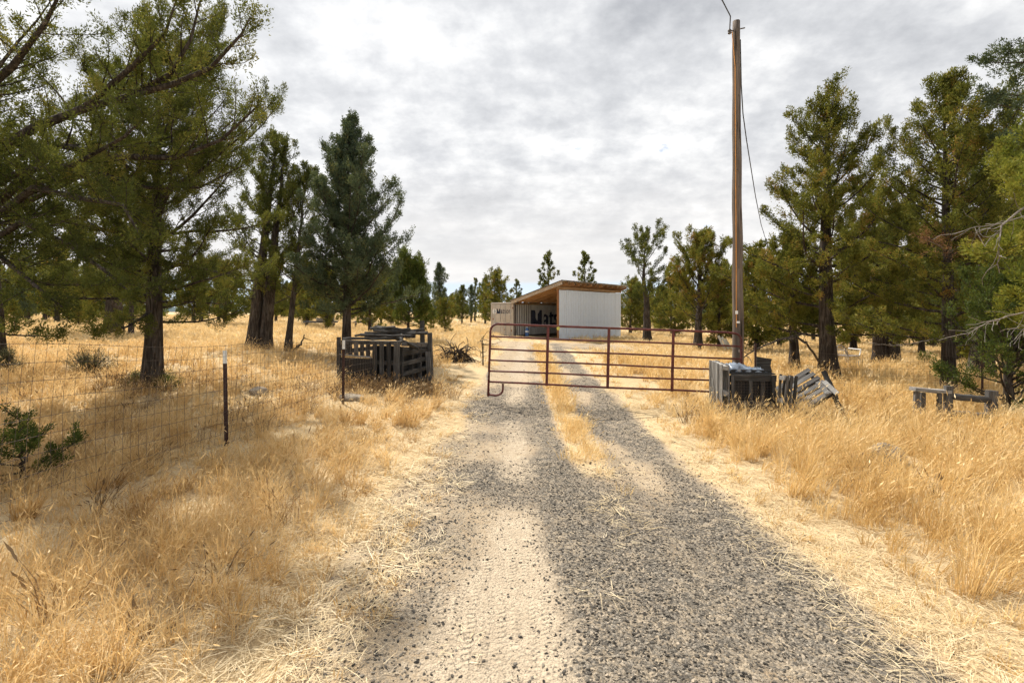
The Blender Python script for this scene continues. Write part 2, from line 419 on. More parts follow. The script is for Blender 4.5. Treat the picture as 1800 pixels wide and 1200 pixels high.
def mat_ground():
    m, g, o = new_mat('dry ground')
    pos = g('ShaderNodeNewGeometry').outputs['Position']
    grav = g('ShaderNodeAttribute', dict(attribute_name='gravel')).outputs['Fac']
    dirt = g('ShaderNodeAttribute', dict(attribute_name='dirt')).outputs['Fac']
    straw = g('ShaderNodeAttribute', dict(attribute_name='straw')).outputs['Fac']
    n1 = g.noise(pos, 1.3, 5, 0.6)
    n2 = g.noise(pos, 9.0, 5, 0.65)
    n3 = g.noise(pos, 42.0, 4, 0.65)
    soil = g.ramp(g.math('ADD', g.math('MULTIPLY', n2, 0.6), g.math('MULTIPLY', n3, 0.4)), [(0.3, (0.27, 0.20, 0.13)), (0.5, (0.40, 0.315, 0.215)), (0.7, (0.50, 0.41, 0.295))])
    # fine crushed stone
    vo = g('ShaderNodeTexVoronoi', dict(feature='F1'), Vector=pos, Scale=62.0)
    vo2 = g('ShaderNodeTexVoronoi', dict(feature='F1'), Vector=pos, Scale=105.0)
    cc = g.math('ADD', g.math('MULTIPLY', g('ShaderNodeSeparateColor', Color=vo.outputs['Color']).outputs[0], 0.6), g.math('MULTIPLY', g('ShaderNodeSeparateColor', Color=vo2.outputs['Color']).outputs[0], 0.4))
    gravc = g.ramp(cc, [(0.1, (0.045, 0.041, 0.035)), (0.45, (0.13, 0.117, 0.10)), (0.75, (0.23, 0.205, 0.17)), (1.0, (0.44, 0.38, 0.30))])
    gravc = g.mix(g.ramp(vo.outputs['Distance'], [(0.55, 0.0), (0.9, 0.6)]), gravc, (0.10, 0.085, 0.07))
    gravc = g.mix(g.ramp(g.math('ADD', g.math('MULTIPLY', n2, 0.5), g.math('MULTIPLY', n3, 0.5)), [(0.46, 0.0), (0.60, 0.65)]), gravc, soil)
    straw_n = g.noise(g.scaled(pos, (1, 1, 1), rot=(0, 0, 0.5)), 30.0, 5, 0.7, 1.5)
    field = g.noise(pos, 0.13, 5, 0.6)
    strawc = g.ramp(g.math('ADD', g.math('MULTIPLY', straw_n, 0.5), g.math('MULTIPLY', field, 0.5)), [(0.32, (0.33, 0.235, 0.125)), (0.5, (0.52, 0.39, 0.225)), (0.66, (0.66, 0.53, 0.335))])
    def soft(mask, amt, w):
        t = g.math('ADD', mask, g.math('MULTIPLY', g.math('SUBTRACT', g.math('ADD', g.math('MULTIPLY', n1, 0.3), g.math('ADD', g.math('MULTIPLY', n2, 0.3), g.math('MULTIPLY', n3, 0.4))), 0.5), amt))
        return g.ramp(t, [(0.5 - w, 0.0), (0.5 + w, 1.0)])
    col = g.mix(soft(straw, 1.6, 0.15), soil, strawc)
    gm = soft(grav, 2.2, 0.10)
    col = g.mix(gm, col, gravc)
    dm = soft(dirt, 1.5, 0.18)
    dust = g.ramp(g.math('ADD', g.math('MULTIPLY', n2, 0.5), g.math('MULTIPLY', n3, 0.5)), [(0.3, (0.33, 0.265, 0.19)), (0.55, (0.48, 0.395, 0.29)), (0.75, (0.56, 0.475, 0.36))])
    col = g.mix(dm, col, dust)
    fleck = g.ramp(g('ShaderNodeSeparateColor', Color=vo2.outputs['Color']).outputs[1], [(0.80, 0.0), (0.84, 1.0)])
    col = g.mix(g.math('MULTIPLY', g.math('MULTIPLY', dm, fleck), g.ramp(n2, [(0.40, 0.15), (0.62, 0.95)])), col, gravc)
    spx = g('ShaderNodeSeparateXYZ', Vector=pos)
    wob = g.math('MULTIPLY', g.noise(g.scaled(pos, (0.0, 0.6, 0.0)), 1.0, 2, 0.5), 0.5)
    tx = g.math('ADD', spx.outputs[0], wob)
    bars = g('ShaderNodeTexWave', dict(wave_type='BANDS', bands_direction='Y'), Vector=g('ShaderNodeCombineXYZ', X=tx, Y=g.math('ADD', spx.outputs[1], g.math('MULTIPLY', g.math('ABSOLUTE', g.math('SUBTRACT', g.math('FRACT', g.math('MULTIPLY', tx, 5.0)), 0.5)), 0.10)), Z=0.0).outputs[0], Scale=7.0, Distortion=1.2, Detail=2.0).outputs[1]
    ribs = g.ramp(g.math('FRACT', g.math('MULTIPLY', tx, 11.0)), [(0.0, 0.0), (0.12, 1.0), (0.6, 1.0), (0.75, 0.0)])
    tread = g.math('MULTIPLY', g.math('MULTIPLY', bars, ribs), g.math('MULTIPLY', dm, g.ramp(n1, [(0.42, 0.0), (0.55, 1.0)])))
    col = g.mix(g.math('MULTIPLY', tread, 0.10), col, (0.25, 0.20, 0.14))
    hgt = g.math('ADD', g.math('ADD', g.math('MULTIPLY', vo.outputs['Distance'], -0.5), g.math('MULTIPLY', tread, 0.5)), g.math('ADD', g.math('MULTIPLY', n3, 0.6), g.math('MULTIPLY', straw_n, 0.4)))
    principled(g, o, col, 0.95, bump(g, hgt, 0.8, 0.022), spec=0.1)
    return m
M['ground'] = mat_ground()

def mat_flat(name, col, rough=0.6, metal=0.0, var=0.15, scale=6.0, dirt=None, spec=0.35, bumpy=0.0):
    m, g, o = new_mat(name)
    tc = g('ShaderNodeTexCoord').outputs['Object']
    nz = g.noise(tc, scale, 5, 0.6)
    c = g.ramp(nz, [(0.3, tuple(x * (1 - var) for x in col)), (0.7, tuple(min(1, x * (1 + var)) for x in col))])
    if dirt is not None:
        dn = g.noise(g.scaled(tc, (3, 3, 0.9)), 2.2, 6, 0.7)
        c = g.mix(g.ramp(dn, [(0.56, 0.0), (0.74, 0.75)]), c, dirt)
    principled(g, o, c, rough, bump(g, nz, bumpy, 0.01) if bumpy else None, metal, spec)
    return m
M['gate'] = mat_flat('oxide red gate paint', (0.105, 0.027, 0.023), 0.6, 0, 0.5, 14, (0.15, 0.075, 0.05))
M['white_metal'] = mat_flat('white sheet metal', (0.64, 0.71, 0.81), 0.5, 0, 0.06, 1.2, (0.50, 0.49, 0.46))
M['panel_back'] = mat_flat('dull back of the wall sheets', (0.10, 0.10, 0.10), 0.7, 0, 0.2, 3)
M['tin'] = mat_flat('galvanised roof sheet', (0.42, 0.42, 0.42), 0.4, 0.6, 0.15, 2)
M['box_tan'] = mat_flat('faded tan container paint', (0.46, 0.41, 0.35), 0.6, 0, 0.12, 2.5, (0.30, 0.18, 0.10))
M['box_side'] = mat_flat('faded grey container paint', (0.47, 0.46, 0.44), 0.6, 0, 0.12, 2.5, (0.24, 0.17, 0.12))
M['box_dark'] = mat_flat('dark container rail', (0.10, 0.085, 0.075), 0.6, 0, 0.3, 5)
M['letter'] = mat_flat('navy lettering', (0.018, 0.026, 0.055), 0.6, 0, 0.3, 4)
M['logo_white'] = mat_flat('white emblem', (0.78, 0.78, 0.76), 0.6, 0, 0.05)
M['logo_blue'] = mat_flat('blue emblem', (0.06, 0.14, 0.25), 0.6, 0, 0.1)
M['steel'] = mat_flat('galvanised steel', (0.48, 0.47, 0.46), 0.45, 0.5, 0.2, 20)
M['tpost'] = mat_flat('dark fence post paint', (0.045, 0.022, 0.018), 0.7, 0, 0.4, 30, (0.09, 0.045, 0.03))
M['white_paint'] = mat_flat('white paint', (0.72, 0.72, 0.68), 0.6, 0, 0.15, 25, (0.35, 0.28, 0.22))
M['wire'] = mat_flat('rusty fence wire', (0.11, 0.085, 0.07), 0.6, 0.3, 0.4, 2)
M['black'] = mat_flat('black plastic sheet', (0.012, 0.012, 0.013), 0.55, 0, 0.4, 3)
M['cable'] = mat_flat('black cable', (0.03, 0.03, 0.032), 0.6, 0, 0.1)
M['blue_plastic'] = mat_flat('blue plastic', (0.06, 0.17, 0.42), 0.4, 0, 0.1)
M['plastic'] = mat_flat('pale crumpled plastic', (0.17, 0.205, 0.26), 0.18, 0, 0.35, 9, None, 0.6)
M['tag'] = mat_flat('yellow tag', (0.55, 0.50, 0.12), 0.5, 0, 0.1)
M['copper'] = mat_flat('orange marker band', (0.55, 0.25, 0.06), 0.6, 0, 0.2)
M['hill'] = mat_flat('wooded far ridge', (0.085, 0.11, 0.12), 1.0, 0, 0.3, 0.02, None, 0.0)  # blue in the tone stands in for haze over the distance

# ------------------------------------------------------------------ ground sheet
def graded(lims, steps):
    out_ = [lims[0]]
    for (a, b, st) in steps:
        k = max(1, int(round((b - a) / st)))
        out_ += list(np.linspace(a, b, k + 1)[1:])
    return np.array(out_)
gx_ = graded([-4000], [(-4000, -400, 600), (-400, -60, 20), (-60, -14, 2), (-14, -3, 0.3), (-3, 4, 0.05), (4, 14, 0.25), (14, 60, 2), (60, 400, 20), (400, 4000, 600)])
gy_ = graded([-40], [(-40, -4, 4), (-4, 1.5, 0.5), (1.5, 8, 0.055), (8, 14, 0.11), (14, 32, 0.3), (32, 80, 2), (80, 400, 20), (400, 6000, 700)])
XX, YY = np.meshgrid(gx_, gy_)
xf, yf = XX.ravel(), YY.ravel()
zf = gz(xf, yf)
nxg, nyg = len(gx_), len(gy_)
ii = (np.arange(nyg - 1)[:, None] * nxg + np.arange(nxg - 1)[None, :]).ravel()
faces = np.stack([ii, ii + 1, ii + nxg + 1, ii + nxg], 1)
gme = raw_mesh('ground', np.stack([xf, yf, zf], 1), faces, M['ground'], True)
u = road_u(xf, yf)
rm = road_mask(xf, yf)
def gravel_mask(x, y):
    u = road_u(x, y); rm = road_mask(x, y)
    hump = sstep(0.62, 0.85, u) * sstep(1.35, 1.1, u) * sstep(4.6, 7.0, y)
    pat = vnoise(x, y, 0.55, 21, 3)
    gm = rm * (0.49 + 1.0 * (pat - 0.5))
    gm = gm - rm * 0.6 * np.exp(-((u - 1.50 + 0.25 * (vnoise(x * 0, y, 0.5, 38) - 0.5)) / 0.24) ** 2) * sstep(0.36, 0.60, vnoise(x * 0.6, y * 0.5, 0.9, 36))
    gm = gm + rm * 0.2 * sstep(0.25, 0.5, u) + rm * 0.12 * sstep(1.15, 1.5, u) * sstep(2.3, 2.0, u)
    gm = gm - 0.30 * np.exp(-((u - 1.35) / 0.22) ** 2) * sstep(5.5, 3.5, y) * vnoise(x, y, 1.3, 39)
    gm = gm - 0.75 * hump
    gm = gm + rm * 0.6 * np.exp(-(((x + 0.15) / 0.75) ** 2 + ((y - 9.2) / 0.9) ** 2))  # darker patch across the drive before the gate
    gm = gm + rm * 0.35 * np.exp(-(((u - 0.75) / 0.28) ** 2)) * sstep(5.5, 4.0, y)
    gm = gm - 0.35 * sstep(10, 14, y) * rm * (1 - sstep(1.2, 1.5, u))
    return np.clip(gm, 0, 1)
def dirt_mask(x, y):
    u = road_u(x, y); rm = road_mask(x, y)
    w = 0.24 + 0.16 * vnoise(x * 0.0, y, 0.7, 31)
    c = 0.02 + 0.10 * (vnoise(x * 0.0, y, 0.5, 33) - 0.5)
    d = np.exp(-((u - c) / w) ** 2) * (0.30 + 1.0 * vnoise(x, y, 0.8, 35))
    d = d * (1 - np.exp(-(((y - 9.2) / 0.9) ** 2)))
    d = d * (1 - 0.85 * np.exp(-(((y - 5.0) / 0.45) ** 2)))
    d = d + 0.55 * np.exp(-((u - 1.32) / 0.18) ** 2) * sstep(4.5, 3.2, y) * vnoise(x, y, 1.1, 37) * 1.3
    d = d + 0.75 * np.exp(-(((u + 0.15) / 0.5) ** 2)) * sstep(4.0, 2.6, y)
    return np.clip(d * rm * 0.92, 0, 1)
def straw_mask(x, y):
    rm = road_mask(x, y); u = road_u(x, y)
    s = 1 - rm
    hump = sstep(0.62, 0.85, u) * sstep(1.35, 1.1, u) * sstep(4.2, 6.5, y)
    s = np.maximum(s, hump * 0.8)
    s = np.maximum(s, rm * 0.45 * sstep(-0.35, -0.8, u))
    return np.clip(s, 0, 1)
for nm, arr in (('gravel', gravel_mask(xf, yf)), ('dirt', dirt_mask(xf, yf)), ('straw', straw_mask(xf, yf))):
    at = gme.attributes.new(nm, 'FLOAT', 'POINT')
    at.data.foreach_set('value', arr.astype(np.float32))
obj('ground', gme, None, kind='structure', label='dry straw covered ground with a two track gravel drive', category='ground')

# far wooded ridge
rngh = np.random.default_rng(5)
hx = np.linspace(-3200, 3600, 120)
hv = []; hf = []
prof = 22 + 26 * vnoise(hx, hx * 0, 0.0011, 71, 3) + 5 * vnoise(hx, hx * 0, 0.02, 73, 3) + 18 * sstep(200, 1500, hx)
for j, (dy, k) in enumerate(((0, 0.0), (350, 0.7), (700, 1.0), (1300, 0.2))):
    for i, xx in enumerate(hx): hv.append((xx, 2500 + dy + 120 * math.sin(xx * 0.002), -6 + prof[i] * k))
for j in range(3):
    for i in range(119): hf.append((j * 120 + i, j * 120 + i + 1, (j + 1) * 120 + i + 1, (j + 1) * 120 + i))
MB().add(hv, hf).build('hills', M['hill'], None, True, kind='structure', label='low wooded ridge on the horizon', category='hills')
# ------------------------------------------------------------------ container and lean-to shed
SX, SD = 0.21, 36.1
SROT = R(-40)
s_z = gzf(1.5, 35.0) - 0.02
box = thing('shipping_container', 'long faded tan shipping container with navy lettering beside the lean-to shed', 'container', (SX, SD, s_z), SROT)
LEN, WID, HGT = 12.19, 2.44, 2.62
PER, DEP = 0.28, 0.11
def corr(y):
    p = (y / PER) % 1.0
    if p < 0.25: return 0.0
    if p < 0.5: return -DEP * (p - 0.25) * 4
    if p < 0.75: return -DEP
    return -DEP * (1 - p) * 4
def corr_wall(xpos, sign, y0, y1, z0, z1):
    ys = np.arange(y0, y1 + 1e-6, PER / 4)
    mb = MB()
    v = []
    for y in ys:
        xx = xpos + sign * corr(y)
        v += [(xx, y, z0), (xx, y, z1)]
    f = [(2 * i, 2 * i + 2, 2 * i + 3, 2 * i + 1) for i in range(len(ys) - 1)]
    if sign < 0: f = [q[::-1] for q in f]
    return mb.add(v, f)
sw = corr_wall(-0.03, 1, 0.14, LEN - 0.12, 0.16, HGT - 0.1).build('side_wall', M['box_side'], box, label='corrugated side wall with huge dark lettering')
sw.data.materials.append(mat_flat('dark grey flats of the shade striped end', (0.085, 0.083, 0.082), 0.6, 0, 0.25, 3, (0.20, 0.15, 0.11)))
for q_ in sw.data.polygons:      # near end dark grey; pale slopes towards the camera put rib shading into colour
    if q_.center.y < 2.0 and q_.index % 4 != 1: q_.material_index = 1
corr_wall(-WID + 0.03, -1, 0.14, LEN - 0.12, 0.16, HGT - 0.1).build('side_wall', M['box_side'], box)
mb = MB().box((-WID / 2, LEN / 2, HGT - 0.03), (WID - 0.06, LEN - 0.05, 0.05)); mb.build('roof', M['box_tan'], box)
MB().box((-WID / 2, LEN - 0.06, HGT / 2), (WID - 0.1, 0.05, HGT - 0.2)).build('end_wall', M['box_side'], box)
MB().box((-WID / 2, LEN / 2, 0.10), (WID - 0.1, LEN - 0.3, 0.1)).build('floor', M['box_dark'], box)
for x in (-0.075, -WID + 0.075):
    MB().box((x, 0.08, HGT / 2), (0.15, 0.16, HGT)).build('corner_post', M['box_dark'] if x > -1 else M['box_tan'], box)
    MB().box((x, LEN - 0.08, HGT / 2), (0.15, 0.16, HGT)).build('corner_post', M['box_tan'], box)
    MB().box((x, LEN / 2, HGT - 0.055), (0.11, LEN - 0.34, 0.1)).build('top_rail', M['box_dark'], box)
    MB().box((x, LEN / 2, 0.08), (0.11, LEN - 0.34, 0.15)).build('bottom_rail', M['box_dark'], box)
MB().box((-WID / 2, 0.06, HGT - 0.06), (WID - 0.31, 0.11, 0.11)).build('door_header', M['box_tan'], box)
MB().box((-WID / 2, 0.06, 0.07), (WID - 0.31, 0.11, 0.13)).build('door_sill', M['box_dark'], box)
doors = []
for k, x0 in enumerate((-WID + 0.16, -WID / 2 + 0.01)):
    w = WID / 2 - 0.17
    mb = MB().box((x0 + w / 2, 0.05, HGT / 2), (w, 0.05, HGT - 0.28))
    for zz_ in (0.6, 1.2, 1.8):
        mb.box((x0 + w / 2, 0.024, zz_ + 0.12), (w - 0.1, 0.006, 0.09))
    d = mb.build('door', M['box_tan'] if k else M['logo_white'], box, label='rust speckled tan cargo door' if k else 'tan cargo door coloured paler as if sunlit')
    doors.append(d)
    if k == 0:
        d.data.materials[0] = M['box_pale'] = mat_flat('sunlit tone container paint', (0.50, 0.45, 0.39), 0.6, 0, 0.1, 2.0, (0.40, 0.30, 0.22))  # same tan paint made lighter: sunlight on this door put into the colour
    for bxp in ((0.25, 0.8) if k == 0 else (0.25, 0.75)):
        MB().tube([(x0 + w * bxp, -0.005, 0.16), (x0 + w * bxp, -0.005, HGT - 0.14)], 0.019, 8).build('locking_bar', M['steel'], d)
    MB().box((x0 + w * 0.5, -0.012, 1.05), (0.34, 0.02, 0.045)).build('door_handle', M['box_dark'], d)
MB().box((-0.62, 0.0205, 0.95), (0.24, 0.012, 0.17)).build('data_plate', M['logo_white'], doors[1])
for (px_, pz_) in ((-1.0, 0.55), (-0.35, 0.5), (-2.2, 1.35), (-0.22, 2.2)):
    MB().box((px_, 0.0215, pz_), (0.10, 0.008, 0.12)).build('rusty_bracket', mat_flat('rust', (0.22, 0.09, 0.04), 0.9) if 'rust' not in M else M['rust'], doors[1])

def text_mesh(txt, bold):
    cu = bpy.data.curves.new('lettering', 'FONT')
    cu.body = txt; cu.offset = bold; cu.resolution_u = 3
    cu.space_character = 1.06
    to = bpy.data.objects.new('lettering_source', cu)
    COL.objects.link(to)
    bpy.context.view_layer.update()
    me = bpy.data.meshes.new_from_object(to.evaluated_get(bpy.context.evaluated_depsgraph_get()))
    bpy.data.objects.remove(to); bpy.data.curves.remove(cu)
    return me
def fit_text(txt, bold, width, cap, origin, ax, up, nrm, wrap=False):
    me = text_mesh(txt[1:], bold)
    bm = bmesh.new(); bm.from_mesh(me); bpy.data.meshes.remove(me)
    xs = [v.co.x for v in bm.verts]; ys = [v.co.y for v in bm.verts]
    x0, x1 = min(xs), max(xs); y0, y1 = min(ys), max(ys)
    for v in bm.verts:
        v.co = Vector((width * (0.268 + 0.732 * (v.co.x - x0) / (x1 - x0)), (v.co.y - y0) / (y1 - y0) * cap * 0.93, 0))
    # the capital with its deep v is drawn as its own outline
    cap_m = [(0, 0), (0, 1), (.27, 1), (.5, .34), (.73, 1), (1, 1), (1, 0), (.83, 0), (.83, .76), (.575, 0), (.425, 0), (.17, .76), (.17, 0)]
    fm = bm.faces.new([bm.verts.new((a * width * 0.238, b * cap, 0)) for a, b in reversed(cap_m)])
    bmesh.ops.triangulate(bm, faces=[fm])
    bmesh.ops.recalc_face_normals(bm, faces=bm.faces[:])
    if wrap:
        y = 0.0
        st = Vector(origin).y
        k0 = math.ceil(st / (PER / 4))
        while True:
            s_ = k0 * PER / 4 - st
            if s_ > width: break
            bmesh.ops.bisect_plane(bm, geom=bm.verts[:] + bm.edges[:] + bm.faces[:], plane_co=(s_, 0, 0), plane_no=(1, 0, 0))
            k0 += 1
    ax, up, nrm, origin = Vector(ax), Vector(up), Vector(nrm), Vector(origin)
    for v in bm.verts:
        s_ = v.co.x
        p = origin + ax * s_ + up * v.co.y
        if wrap: p += nrm * corr(origin.y + s_)
        v.co = p
    out_ = bpy.data.meshes.new('lettering')
    bm.to_mesh(out_); bm.free()
    out_.materials.append(M['letter'])
    return out_
obj('lettering', fit_text('Matson', 0.014, 5.6, 1.32, (-0.03 + 0.005, 2.15, 0.72), (0, 1, 0), (0, 0, 1), (1, 0, 0), True), box, label='large navy word on the corrugated side')
obj('lettering', fit_text('Matson', 0.012, 1.42, 0.36, (-WID + 0.62, 0.0175, 1.78), (1, 0, 0), (0, 0, 1), (0, -1, 0)), box, label='small navy word across the doors')
th = np.linspace(0, 2 * math.pi, 24, endpoint=False)
def disc(r, c, y, thick):
    mb = MB()
    v = [(c[0] + r * math.cos(t), y, c[1] + r * math.sin(t)) for t in th] + [(c[0] + r * math.cos(t), y + thick, c[1] + r * math.sin(t)) for t in th]
    f = [tuple(range(24))] + [tuple(range(24, 48))[::-1]] + [(i, i + 24, (i + 1) % 24 + 24, (i + 1) % 24) for i in range(24)]
    return mb.add(v, f)
e = disc(0.21, (-WID + 0.38, 1.95), 0.012, 0.01).build('emblem', M['logo_white'], box, label='round white emblem on the door')
mb = MB()
arc = [(0.11 * math.cos(t), 0.11 * math.sin(t)) for t in np.linspace(-1.6, 1.9, 12)]
mb.tube([(-WID + 0.38 + a, 0.009, 1.95 + b) for a, b in arc], 0.014, 6)
mb.tube([(-WID + 0.30, 0.009, 1.90), (-WID + 0.38, 0.009, 1.95), (-WID + 0.45, 0.009, 1.93)], 0.012, 6)
mb.build('emblem_mark', M['logo_blue'], e)

# shed, same axes: x away from the container, y along it
shed = thing('lean_to_shed', 'open ended lean-to shed with white ribbed metal wall and wooden rafters', 'shed', (SX, SD, s_z), SROT)
SW, SL, WH = 3.95, 9.1, 3.58
RX1 = SW + 0.42
def roof_z(x): return 2.74 + (3.87 - 2.74) * x / SW      # underside of the roof sheet
pw = SL / 10
pan = []
prof_ = []
for k in range(5):
    y = k * pw / 4
    if k < 4: prof_ += [(y, 0), (y + 0.012, 0.022), (y + 0.03, 0.022), (y + 0.042, 0), (y + pw / 8, 0), (y + pw / 8 + 0.02, 0.006), (y + pw / 8 + 0.035, 0)]
prof_.append((pw + 0.006, 0))
v = []; 
for (y, x) in prof_: v += [(x, y, 0.0), (x, y, WH)]
f = [(2 * i, 2 * i + 2, 2 * i + 3, 2 * i + 1) for i in range(len(prof_) - 1)]
nb_ = len(v)
v += [(x - 0.004, y, z) for (x, y, z) in v]
f += [(nb_ + 2 * i, nb_ + 2 * i + 1, nb_ + 2 * i + 3, nb_ + 2 * i + 2) for i in range(len(prof_) - 1)]
pm = MB().add(v, f).mesh('wall_panel', M['white_metal'])
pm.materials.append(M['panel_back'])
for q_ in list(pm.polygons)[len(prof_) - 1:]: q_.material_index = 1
rs = np.random.default_rng(9)
for k in range(10):
    o = obj('wall_panel', pm, shed, (SW + 0.004 * (k % 2) + 0.03, k * pw, -0.12 - 0.03 * rs.random()), 0)
for k in range(4):   # far end closed with the same sheets
    o = obj('wall_panel', pm, shed, (0.15 + (k + 1) * pw, SL + 0.03, -0.9), R(90))
MB().box((SW - 0.03, -0.02, 1.75), (0.13, 0.15, 3.56)).build('post', M['lumber_z'], shed, label='brown corner post at the open end')
for y in (2.6, 5.2, 7.8): MB().box((SW - 0.07, y, 1.7), (0.1, 0.1, 3.4)).build('post', M['lumber_z'], shed)
MB().box((SW - 0.035, SL / 2, roof_z(SW) - 0.29), (0.12, SL + 0.3, 0.19)).build('wall_plate', M['lumber_y'], shed)
MB().box((0.10, SL / 2, roof_z(0.1) - 0.26), (0.1, SL, 0.12)).build('ledger', M['lumber_y'], shed)
for zz_ in (0.5, 1.7, 2.7): MB().box((SW - 0.005, SL / 2, zz_), (0.04, SL - 0.2, 0.1)).build('girt', M['lumber_y'], shed)
for k in range(13):
    y = -0.28 + k * (SL + 0.5) / 12
    a = (-0.2, y, roof_z(-0.2) - 0.09); b = (RX1, y, roof_z(RX1) - 0.09)
    if k == 0:
        MB().beam((-0.1, y, roof_z(-0.1) - 0.10), (RX1 + 0.06, y, roof_z(RX1 + 0.06) - 0.10), 0.05, 0.24).build('rafter', M['pale_lum'] if 'pale_lum' in M else M['lumber_x'], shed, label='pale barge board at the open end')
    else:
        MB().beam(a, b, 0.06, 0.185).build('rafter', M['lumber_x'], shed)
for k in range(5):
    x = 0.3 + k * 0.98
    MB().beam((x, -0.3, roof_z(x) + 0.028), (x, SL + 0.25, roof_z(x) + 0.028), 0.09, 0.04, (0.24, 0, -1)).build('purlin', M['lumber_y'], shed)
# corrugated roof sheets
for k in range(10):
    y0 = -0.42 + k * (SL + 0.8) / 10; y1 = y0 + (SL + 0.8) / 10 + 0.03
    n = 22
    vv = []
    for i in range(n + 1):
        y = y0 + (y1 - y0) * i / n
        dz = 0.012 * math.sin(i * math.pi / 2 * 1.0) + 0.004 * (k % 2)
        for t in (0.066, 0.060):
            vv += [(-0.3, y, roof_z(-0.3) + t + dz), (RX1 + 0.12, y, roof_z(RX1 + 0.12) + t + dz)]
    ff = []
    for i in range(n):
        a = 4 * i
        ff += [(a, a + 1, a + 5, a + 4), (a + 2, a + 6, a + 7, a + 3)]
    MB().add(vv, ff).build('roof_sheet', M['tin'], shed)

# blue water drum just inside the shed
jx, jy = 0.45, 0.9
c_, s_ = math.cos(SROT), math.sin(SROT)
wx, wy = SX + c_ * jx - s_ * jy, SD + s_ * jx + c_ * jy
jug = thing('water_jug', 'blue and white plastic jug standing inside the shed mouth', 'jug', (wx, wy, gzf(wx, wy)))
rr = [0.14, 0.15, 0.15, 0.14, 0.15, 0.15, 0.10, 0.05, 0.05]
zz_ = [0, 0.03, 0.2, 0.23, 0.26, 0.46, 0.55, 0.6, 0.66]
MB().tube([(0, 0, z + 0.02) for z in zz_], rr, 14).build('body', M['blue_plastic'], jug, True)
MB().tube([(0, 0, 0.68), (0, 0, 0.74)], 0.06, 12).build('cap', M['logo_white'], jug)
MB().tube([(0, 0, 0.30), (0, 0, 0.44)], 0.156, 14).build('paper_band', M['logo_white'], jug)

# ------------------------------------------------------------------ gate
GD = 9.75
gate = thing('farm_gate', 'six bar rust red tubular steel farm gate closed across the drive', 'gate', (X(860, GD), GD, gzf(X(860, GD), GD)))
gl = Vector(gate.location)
def gp(px, py, dd=0.0): return Vector((X(px, GD), GD + dd, Z(py, GD))) - gl
# outer frame: rounded at top corners
xl, xr = 861, 1302
tl, tr, bl, br = 569, 585, 671, 691
def lerp(a, b, t): return a + (b - a) * t
def bar_pt(t, q, dd=0.0): return gp(lerp(xl, xr, t), lerp(lerp(tl, tr, t), lerp(bl, br, t), q), dd)
pts = []
pts += [gp(858, 696), gp(860, 640), gp(862, 590)]
for a in np.linspace(0, math.pi / 2, 6): pts.append(gp(862 + 13 - 13 * math.cos(a), 582 - 13 * math.sin(a) + 0.4))
for t in np.linspace(0.08, 0.95, 14): pts.append(bar_pt(t, 0))
for a in np.linspace(0.2, math.pi / 2, 5): pts.append(gp(1291 + 12 * math.sin(a), 598 - 12 * math.cos(a)))
pts += [gp(1303, 640), gp(1302, 692)]
MB().tube(pts, 0.0235, 10).build('outer_frame', M['gate'], gate, True)
for q in (0.22, 0.43, 0.62, 0.81, 1.0):
    MB().tube([bar_pt(t, q) + Vector((0, 0, 0.006 * math.sin(t * 9 + q * 7))) for t in np.linspace(0, 1, 9)], 0.019 if q < 1 else 0.021, 10).build('bar', M['gate'], gate, True)
for t in (0.232, 0.474, 0.730):
    a, b = bar_pt(t, -0.01, -0.03), bar_pt(t - 0.006, 1.02, -0.03)
    MB().beam(a, b, 0.055, 0.02, (0, 1, 0)).build('upright', M['gate'], gate)
loop = [gp(858, 693), gp(872, 695)]
for a in np.linspace(0, math.pi / 2, 5): loop.append(gp(873 + 11 * math.sin(a), 684 + 11 * math.cos(a) - 0.5))
loop += [gp(884, 674)]
MB().tube(loop, 0.021, 8).build('foot_loop', M['gate'], gate, True)
MB().tube([gp(866, 588), gp(882, 600), gp(864, 606)], 0.006, 5).build('latch_chain', M['box_dark'], gate)
rngc = np.random.default_rng(4)
ch = [gp(856 + rngc.uniform(-2, 3), 654 + i * 1.8, -0.03) for i in range(8)]
MB().tube(ch, 0.009, 5).build('latch_chain', M['steel'], gate)
dm = disc(0.035, (0, 0), 0, 0.006).build('tag', M['tag'], gate); dm.location = gp(981, 577, -0.04)
for q in (0.3, 0.9): MB().box(bar_pt(1.0, q, 0.03) + Vector((0.03, 0.02, 0)), (0.08, 0.06, 0.05)).build('hinge', M['box_dark'], gate)

# ------------------------------------------------------------------ utility pole and cables
PD = 10.02
px0, ptz = X(1298, PD), Z(38, PD)
pole = thing('utility_pole', 'tall weathered brown wooden utility pole at the hinge end of the gate', 'pole', (px0, PD, gzf(px0, PD)))
plz = pole.location.z
hh = ptz - plz
k = 26
P = [(X(1298 - 4.2 * i / (k - 1), PD) - px0 + 0.006 * math.sin(i * 1.3), 0.004 * math.sin(i), hh * i / (k - 1) - (0.3 if i == 0 else 0)) for i in range(k)]
MB().tube(P, [0.118 - 0.046 * i / (k - 1) for i in range(k)], 20, flute=lambda i, t: 1 + 0.012 * np.sin(3 * t + i * 0.3) + 0.008 * np.sin(7 * t + i)).build('shaft', M['pole'], pole, True)
def on_pole(py, side=-1):   # point on the left face of the pole
    t = (Z(py, PD) - plz) / hh
    r = 0.118 - 0.046 * t
    return Vector((X(1298 - 4.2 * t, PD) - px0 + side * r, -0.02, Z(py, PD) - plz))
MB().box(on_pole(549) + Vector((0.035, -0.085, 0)), (0.05, 0.012, 0.07)).build('tag', M['logo_white'], pole)
MB().box(on_pole(566) + Vector((0.06, -0.10, 0)), (0.06, 0.012, 0.04)).build('tag', M['logo_white'], pole)
